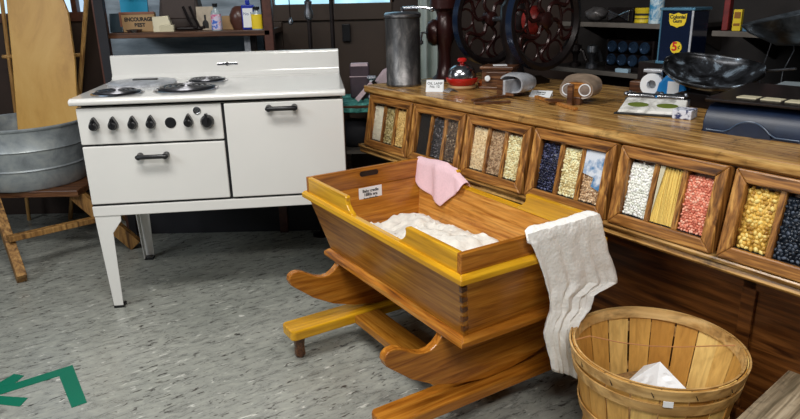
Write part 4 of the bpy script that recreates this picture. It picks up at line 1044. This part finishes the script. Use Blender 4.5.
# ------------------------------------------------------------------ shelf behind stove
SY = 3.55
sA, sB = ony(108, 37, SY), ony(266, 31, SY)
SZ = (sA.z + sB.z) / 2 + .012
ws = thing('back_shelf', 'dark brown shelf behind the stove crowded with bottles and signs', 'shelf', (sA.x, SY, 0), 0)
SL_ = sB.x - sA.x
P_(MB().box(0, SL_ + .02, 0, .40, SZ - .028, SZ), 'board', m_darkwood, ws, bevel=.003)
P_(MB().box(-.03, SL_ + .3, .03, .40, 0, .72), 'dark_lower_box', m_cloth_dark, ws)  # dark box added below the shelf, black strip behind the stove legs
pL0, pL1 = ony(93, 10, SY - .02), ony(108, 10, SY - .02)
P_(MB().box(pL0.x - sA.x + .0, .0, -.03, .03, 0, 1.8), 'upright', m_redwood, ws, bevel=.003)
pR0, pR1 = ony(263, 20, SY), ony(272, 20, SY)
P_(MB().box(pR0.x - sA.x, pR1.x - sA.x, .0, .05, 0, 1.8), 'upright', m_redwood, ws, bevel=.003)
mb0, mb1 = ony(244, 40, SY + .1), ony(250, 40, SY + .1)
P_(MB().box(mb0.x - sA.x, mb1.x - sA.x, .1, .125, .6, SZ - .028), 'metal_upright', m_grey, ws); P_(MB().box(mb1.x - sA.x + .0, mb1.x - sA.x + .03, .105, .13, .6, SZ - .028), 'metal_upright', m_iron, ws)
def X(px, Y=SY + .06): return ony(px, 25, Y).x
def H(py, Y=SY + .06): return ony(180, py, Y).z - SZ
def shth(name, label, cat, px, dy=.06, rz=0.): return thing(name, label, cat, (ony(px, 28, SY + dy).x, SY + dy, SZ), rz)
PXM = SY / F_PX * 1.02
b1 = shth('dark_box', 'dark teal box at the left end of the back shelf', 'box', 117, .08)
P_(MB().hexa([(-.035, -.01, 0), (.035, -.01, 0), (.035, .05, 0), (-.035, .05, 0), (-.035, .01, .095), (.025, .01, .095), (.025, .05, .095), (-.035, .05, .095)]), 'box', plain('dark teal', (.02, .04, .055), .4, var=.5), b1, bevel=.002)
b2 = shth('blue_booklet', 'bright blue booklet standing behind the wooden sign', 'booklet', 136, .17)
P_(MB().box(-.073, .073, 0, .012, 0, .26, T(0, 0, 0, -.08)), 'cover', plain('cyan cover', (.01, .32, .55), .5, var=.08), b2)
text('cover_text', 'Home', .05, m_ink, b2, T(.012, -.022 + .03, .185, PI / 2 - .08), 1., 1.)
b2.children[-1].data.transform(T(0, -.022, 0))
b3 = shth('wooden_sign', 'small tan wooden box sign with black lettering', 'sign', 138.5, .08)
P_(MB().box(-.090, .090, 0, .03, 0, .098), 'panel', m_tan, b3, bevel=.002)
P_(MB().box(-.092, .092, -.004, .004, .090, .101).box(-.092, -.082, -.004, .004, 0, .09), 'frame', plain('reddish edge', (.25, .1, .06), .5), b3)
text('sign_text', 'ENCOURAGE', .027, m_ink, b3, T(.006, -.0012, .063, PI / 2), .92, 1., bold=.0012); text('sign_text', 'BEST', .027, m_ink, b3, T(.010, -.0012, .034, PI / 2), 1., 1., bold=.0012)
b4 = shth('cream_notepad', 'cream card box right of the wooden sign', 'box', 163, .05, .1)
P_(MB().hexa([(-.045, -.02, 0), (.055, -.02, 0), (.055, .04, 0), (-.045, .04, 0), (-.05, .0, .075), (.03, .0, .08), (.03, .03, .08), (-.05, .03, .075)]).box(-.01, .062, -.035, .0, 0, .034), 'box', m_cream, b4, bevel=.002)
b4b = shth('silver_dish', 'small shiny dish in front of the wooden sign', 'dish', 134, .03)
P_(MB().lathe([(0, 0), (.03, 0), (.042, .014), (.039, .015), (.028, .005), (0, .005)], 24), 'dish', m_chrome, b4b, smooth=True)
b5 = shth('leather_satchel', 'dark brown leather satchel on the back shelf', 'satchel', 181, .18)
P_(MB().prism([(-.11, 0), (.10, 0), (.115, .08), (.10, .17), (.06, .23), (-.05, .23), (-.10, .17), (-.115, .08)], 'Y', 0, .09), 'bag', plain('brown leather', (.05, .035, .03), .5, var=.3), b5, bevel=.02, seg=3)
P_(MB().box(-.09, .09, -.006, .002, .06, .20), 'flap', plain('brown leather flap', (.06, .04, .034), .5), b5, bevel=.005)
b6 = shth('pair_of_skates', 'black metal tongs leaning on the leather satchel', 'tongs', 189, .06)
k = MB()
for dx in (0, .035): k.tube([(-.04 + dx, .07, .12), (-.01 + dx, .04, .06), (.02 + dx, .0, .015), (.05 + dx, -.01, .018)], .008, 8)
k.tube([(-.06, .0, .012), (.07, .0, .012)], .009, 8); P_(k, 'tongs', m_iron, b6, smooth=True)
b6.name = 'iron_tongs'
b7 = shth('bottle_picture', 'small cream picture card with a black bottle drawing', 'picture', 206, .13)
P_(MB().box(-.045, .045, 0, .008, 0, .12, T(0, 0, 0, -.06)), 'card', plain('cream print', (.5, .42, .32), .6, var=.15, vs=20), b7)
P_(MB().prism([(-.016, .01), (.016, .01), (.016, .035), (.012, .045), (.005, .052), (.005, .078), (-.005, .078), (-.005, .052), (-.012, .045), (-.016, .035)], 'Y', -.002, .001, T(0, 0, 0, -.06)), 'bottle_drawing', m_ink, b7)
def bottle(nm, lab, px, dy, w, h, neck, mat, capm, labm, flat=.6, labcol=(.2, .7)):
    t = shth(nm, lab, 'bottle', px, dy)
    S = Matrix.Diagonal((1, flat, 1, 1))
    P_(MB().lathe([(0, 0), (w * .95, 0), (w, .004), (w, h * .62), (w * .8, h * .72), (neck, h * .80), (neck, h * .9), (0, h * .9)], 28, S), 'glass_body', mat, t, smooth=True)
    P_(MB().lathe([(neck * 1.4, h * .88), (neck * 1.5, h), (0, h * 1.01)], 20), 'stopper', capm, t, smooth=True)
    P_(MB().lathe([(w * 1.01, h * labcol[0]), (w * 1.01, h * labcol[1] - .02), (w * .99, h * labcol[1] - .02), (w * .99, h * labcol[0])], 28, S, close=True), 'paper_label', labm, t, smooth=True)
    return t
m_bg = plain('pale bottle glass', (.35, .42, .45), .12, var=.1)
bottle('perfume_bottle', 'clear bottle with blue and pink label and dark stopper', 217, .04, .026, .135, .009, m_bg, m_black, mottled('pink blue label', [(.42, (.05, .15, .6)), (.5, (.75, .7, .8)), (.6, (.6, .1, .25))], 30, .5), labcol=(.04, .75))
b8 = shth('tan_box', 'plain tan box between the bottles', 'box', 232, .12)
P_(MB().box(-.05, .05, 0, .06, 0, .07), 'box', m_tan, b8, bevel=.002)
bj = shth('brown_jug', 'round brown jug beside the blue edged bottle', 'jug', 240.5, .13)
P_(MB().lathe([(0, 0), (.035, 0), (.052, .04), (.052, .075), (.035, .11), (.02, .12), (0, .12)], 28), 'jug', plain('brown jug glaze', (.09, .035, .025), .3), bj, smooth=True)
bq = shth('blue_edged_bottle', 'white flask with dark blue edges on the back shelf', 'bottle', 249, .05)
P_(MB().box(-.034, .034, 0, .03, 0, .125).box(-.012, .012, .005, .025, .125, .15), 'flask', plain('cobalt glass', (.02, .04, .35), .2), bq, bevel=.006)
P_(MB().box(-.026, .026, -.003, .001, .012, .108), 'paper_label', m_white, bq); text('label_text', 'No 5', .022, plain('blue ink', (.05, .1, .3), .6), bq, T(0, -.0035, .08, PI / 2))
bottle('amber_label_bottle', 'short bottle with yellow label at the right end of the shelf', 257.5, .02, .028, .115, .012, m_bg, m_black, m_yellow, .6, (.05, .85))
# iron rods and hanging chain in front of the door
for px, lab in ((308, 'left of the two dark iron rods before the door'), (331, 'right of the two dark iron rods before the door')):
    p = ony(px + 1, 20, 3.5)
    t = thing('iron_rod', lab, 'rod', (p.x, 3.5, 0), 0, group='iron rods before the door')
    P_(MB().tube([(0, 0, .0), (0, 0, 1.75)], .011, 10), 'rod', m_iron, t, smooth=True); P_(MB().lathe([(0, 0), (.05, 0), (.05, .01), (.012, .02), (0, .02)], 20), 'foot', m_iron, t)
    if px < 320: P_(MB().lathe([(0, 1.15), (.02, 1.17), (.024, 1.19), (.015, 1.22), (.02, 1.25), (.0, 1.27)], 14), 'ornament', m_steel, t, smooth=True)
p0, p1 = ony(289, 0, 3.6), ony(289.5, 24, 3.6)
t = thing('hanging_bobbin', 'small weight hanging on a thin black cord before the door', 'weight', (p0.x, 3.6, p1.z), 0)
P_(MB().tube([(0, 0, .01), (0, 0, .65)], .003, 6), 'cord', m_iron, t); P_(MB().lathe([(0, -.006), (.012, 0), (.013, .012), (.006, .03), (0, .035)], 14), 'bob', m_steel, t, smooth=True)
hk = thing('ceiling_bar', 'dark horizontal iron bar above the stove', 'bar', (p0.x - .3, 3.6, p1.z + .65), 0)
P_(MB().box(-.9, 1.0, -.012, .012, 0, .03), 'bar', m_iron, hk); P_(MB().box(-.9, -.87, -.012, .4, 0, .03).box(.97, 1., -.012, .4, 0, .03), 'bracket', m_iron, hk)

hp0 = ony(95, 30, 3.42)
t = thing('harness_strap', 'black studded leather strap hanging beside the red brown post', 'strap', (hp0.x, 3.50, 0), 0)
st_ = P_(MB().prism([(-.02, .0), (.02, .0), (.024, 1.2), (.01, 1.74), (-.016, 1.74), (-.026, 1.2)], 'Y', 0, .012), 'strap', m_cloth_dark, t, bevel=.003)
k = MB()
for i in range(1): k.lathe([(.006, 0), (.005, .004), (0, .005)], 10, T(.004 * math.sin(i * 2.), 0, .72 + i * .06, PI / 2))
P_(k, 'studs', m_chrome, st_)

# ------------------------------------------------------------------ small table between stove and counter
tb0 = ony(338, 104, 3.42)
TZ = tb0.z
tt = thing('side_table', 'dark low side table between stove and counter', 'table', (tb0.x, 3.42, 0), 0)
P_(MB().box(0, .42, 0, .38, TZ - .05, TZ - .012), 'tabletop', m_darkwood, tt); P_(MB().box(.02, .40, .02, .36, TZ - .27, TZ - .25), 'lower_shelf', m_shelf, tt)
for x in (.0, .39):
    for y in (.0, .35): P_(MB().box(x, x + .03, y, y + .03, 0, TZ - .05), 'leg', m_darkwood, tt)
o = MB(); rows = [[(tb0.x - .005 + .43 * i / 20, 3.405 + .40 * j / 12, TZ - .008 + .004 * fbm(i * .3, j * .3) - (.035 if j == 0 else 0)) for i in range(21)] for j in range(13)]
tag(o.grid(rows).build('table_cloth', m_teal, None, smooth=True, solid=.005), 'turquoise patterned cloth covering the side table', 'tablecloth')
def tth(nm, lab, cat, px, dy, rz=0.): return thing(nm, lab, cat, (ony(px, 90, 3.42 + dy).x, 3.42 + dy, TZ), rz)
t = tth('leather_case', 'upright plum grey case behind the counter end', 'case', 360, .20); hh = ony(360, 64, 3.62).z - TZ
P_(MB().box(-.052, .052, 0, .07, 0, hh), 'case', m_plum, t, bevel=.006); P_(MB().box(-.054, .054, -.002, .072, hh * .62, hh * .64).box(-.045, .045, -.001, .06, hh - .012, hh + .002), 'pale_edge', m_pinkw, t)
t = tth('ribbon_spool', 'blue and white striped spool beside the leather case', 'spool', 372, .16); hh = ony(372, 76, 3.58).z - TZ
P_(MB().lathe([(0, 0), (.024, 0), (.024, .01), (.014, .02), (.014, hh - .02), (.026, hh - .01), (.024, hh), (0, hh)], 20), 'spool', m_stripe, t, smooth=True)
t = tth('pink_cushion', 'pale pink and white cushion leaning behind the canister', 'cushion', 383, .22); hh = ony(383, 66, 3.64).z - TZ
P_(MB().prism([(-.05, 0), (.07, 0), (.075, hh * .9), (.05, hh), (.0, hh * .85), (-.045, hh * .5)], 'Y', 0, .05), 'cushion', m_pinkw, t, bevel=.018, seg=3)
t = tth('paper_fan', 'pink and dark striped folded fan lying on the turquoise cloth', 'fan', 358, .04, .0)
P_(MB().box(-.012, .012, -.004, .004, 0, .12, T(-.01, .02, .008, 0, .75)), 'pink_blade', m_pinkw, t, bevel=.002); P_(MB().box(-.014, .014, -.002, .006, 0, .12, T(.012, .02, .012, 0, .72)), 'dark_blade', m_iron, t, bevel=.002)
t = thing('black_bag', 'black lumpy bag on the lower shelf of the side table', 'bag', (ony(355, 128, 3.52).x, 3.56, TZ - .25), 0)
b = MB(); bmesh.ops.create_icosphere(b.bm, subdivisions=3, radius=1)
for v in b.bm.verts:
    c = v.co * (1 + .12 * noise.fractal(v.co * 2, 1, 2, 3)); v.co = Vector((c.x * .12, c.y * .09, max(0, c.z * .08 + .07)))
P_(b, 'bag', m_cloth_dark, t, smooth=True)

# ------------------------------------------------------------------ green arrow tape
poly = [(72.5, 365.2), (87, 402.7), (71.7, 408), (59.3, 376.4), (0, 394.8), (-50, 411), (-57, 396), (-22, 386), (0, 383.5), (14, 374.2), (24.2, 375.9), (14.8, 383.4)]
ar = MB(); pts = [onz(x, y, 0) for x, y in poly]
poly = [(p.x, p.y) for p in pts]
def flat(mb, P): mb.prism(P, 'Z', .0003, .0016)
def Q(*l): return [tuple(onz(x, y, 0)[:2]) for x, y in l]
flat(ar, Q((72.5, 365.2), (87, 402.7), (71.7, 408), (59.3, 376.4)))
flat(ar, Q((72.4, 365.3), (59.3, 376.3), (0, 394.8), (-40, 397.5), (0, 387.6), (14.8, 383.4)))
flat(ar, Q((14.8, 383.4), (0, 387.5), (-42, 397), (0, 382.5), (14, 374.2), (24.2, 375.9)))
flat(ar, Q((0, 396.2), (28, 398.1), (19.8, 406.8), (0, 404.6), (-42, 397.4)))
tag(ar.build('floor_arrow', m_green, None), 'green tape arrow stuck on the linoleum floor', 'arrow')

# ------------------------------------------------------------------ light
def area(name, loc, rot, sx, sy, e, col=(1, 1, 1), spread=None):
    l = bpy.data.lights.new(name, 'AREA'); l.shape = 'RECTANGLE'; l.size = sx; l.size_y = sy; l.energy = e; l.color = col
    if spread: l.spread = spread
    o = bpy.data.objects.new(name, l); COL.objects.link(o); o.location = loc; o.rotation_euler = rot; return o
area('ceiling_light', (-.9, 1.45, 2.75), (0, 0, 0), 1.4, .5, 50, (1, .98, .94))
area('ceiling_light', (.3, -.4, 2.75), (0, 0, 0), 1.4, .4, 72, (1, .97, .93))
area('window_light', (-3.2, .4, 2.3), (math.radians(62), 0, math.radians(-72)), 1.6, 1.0, 38, (.92, .97, 1))
w = bpy.data.worlds.new('world'); SC.world = w; w.use_nodes = True
bg = w.node_tree.nodes['Background']; bg.inputs[0].default_value = (.8, .86, .95, 1); bg.inputs[1].default_value = .045
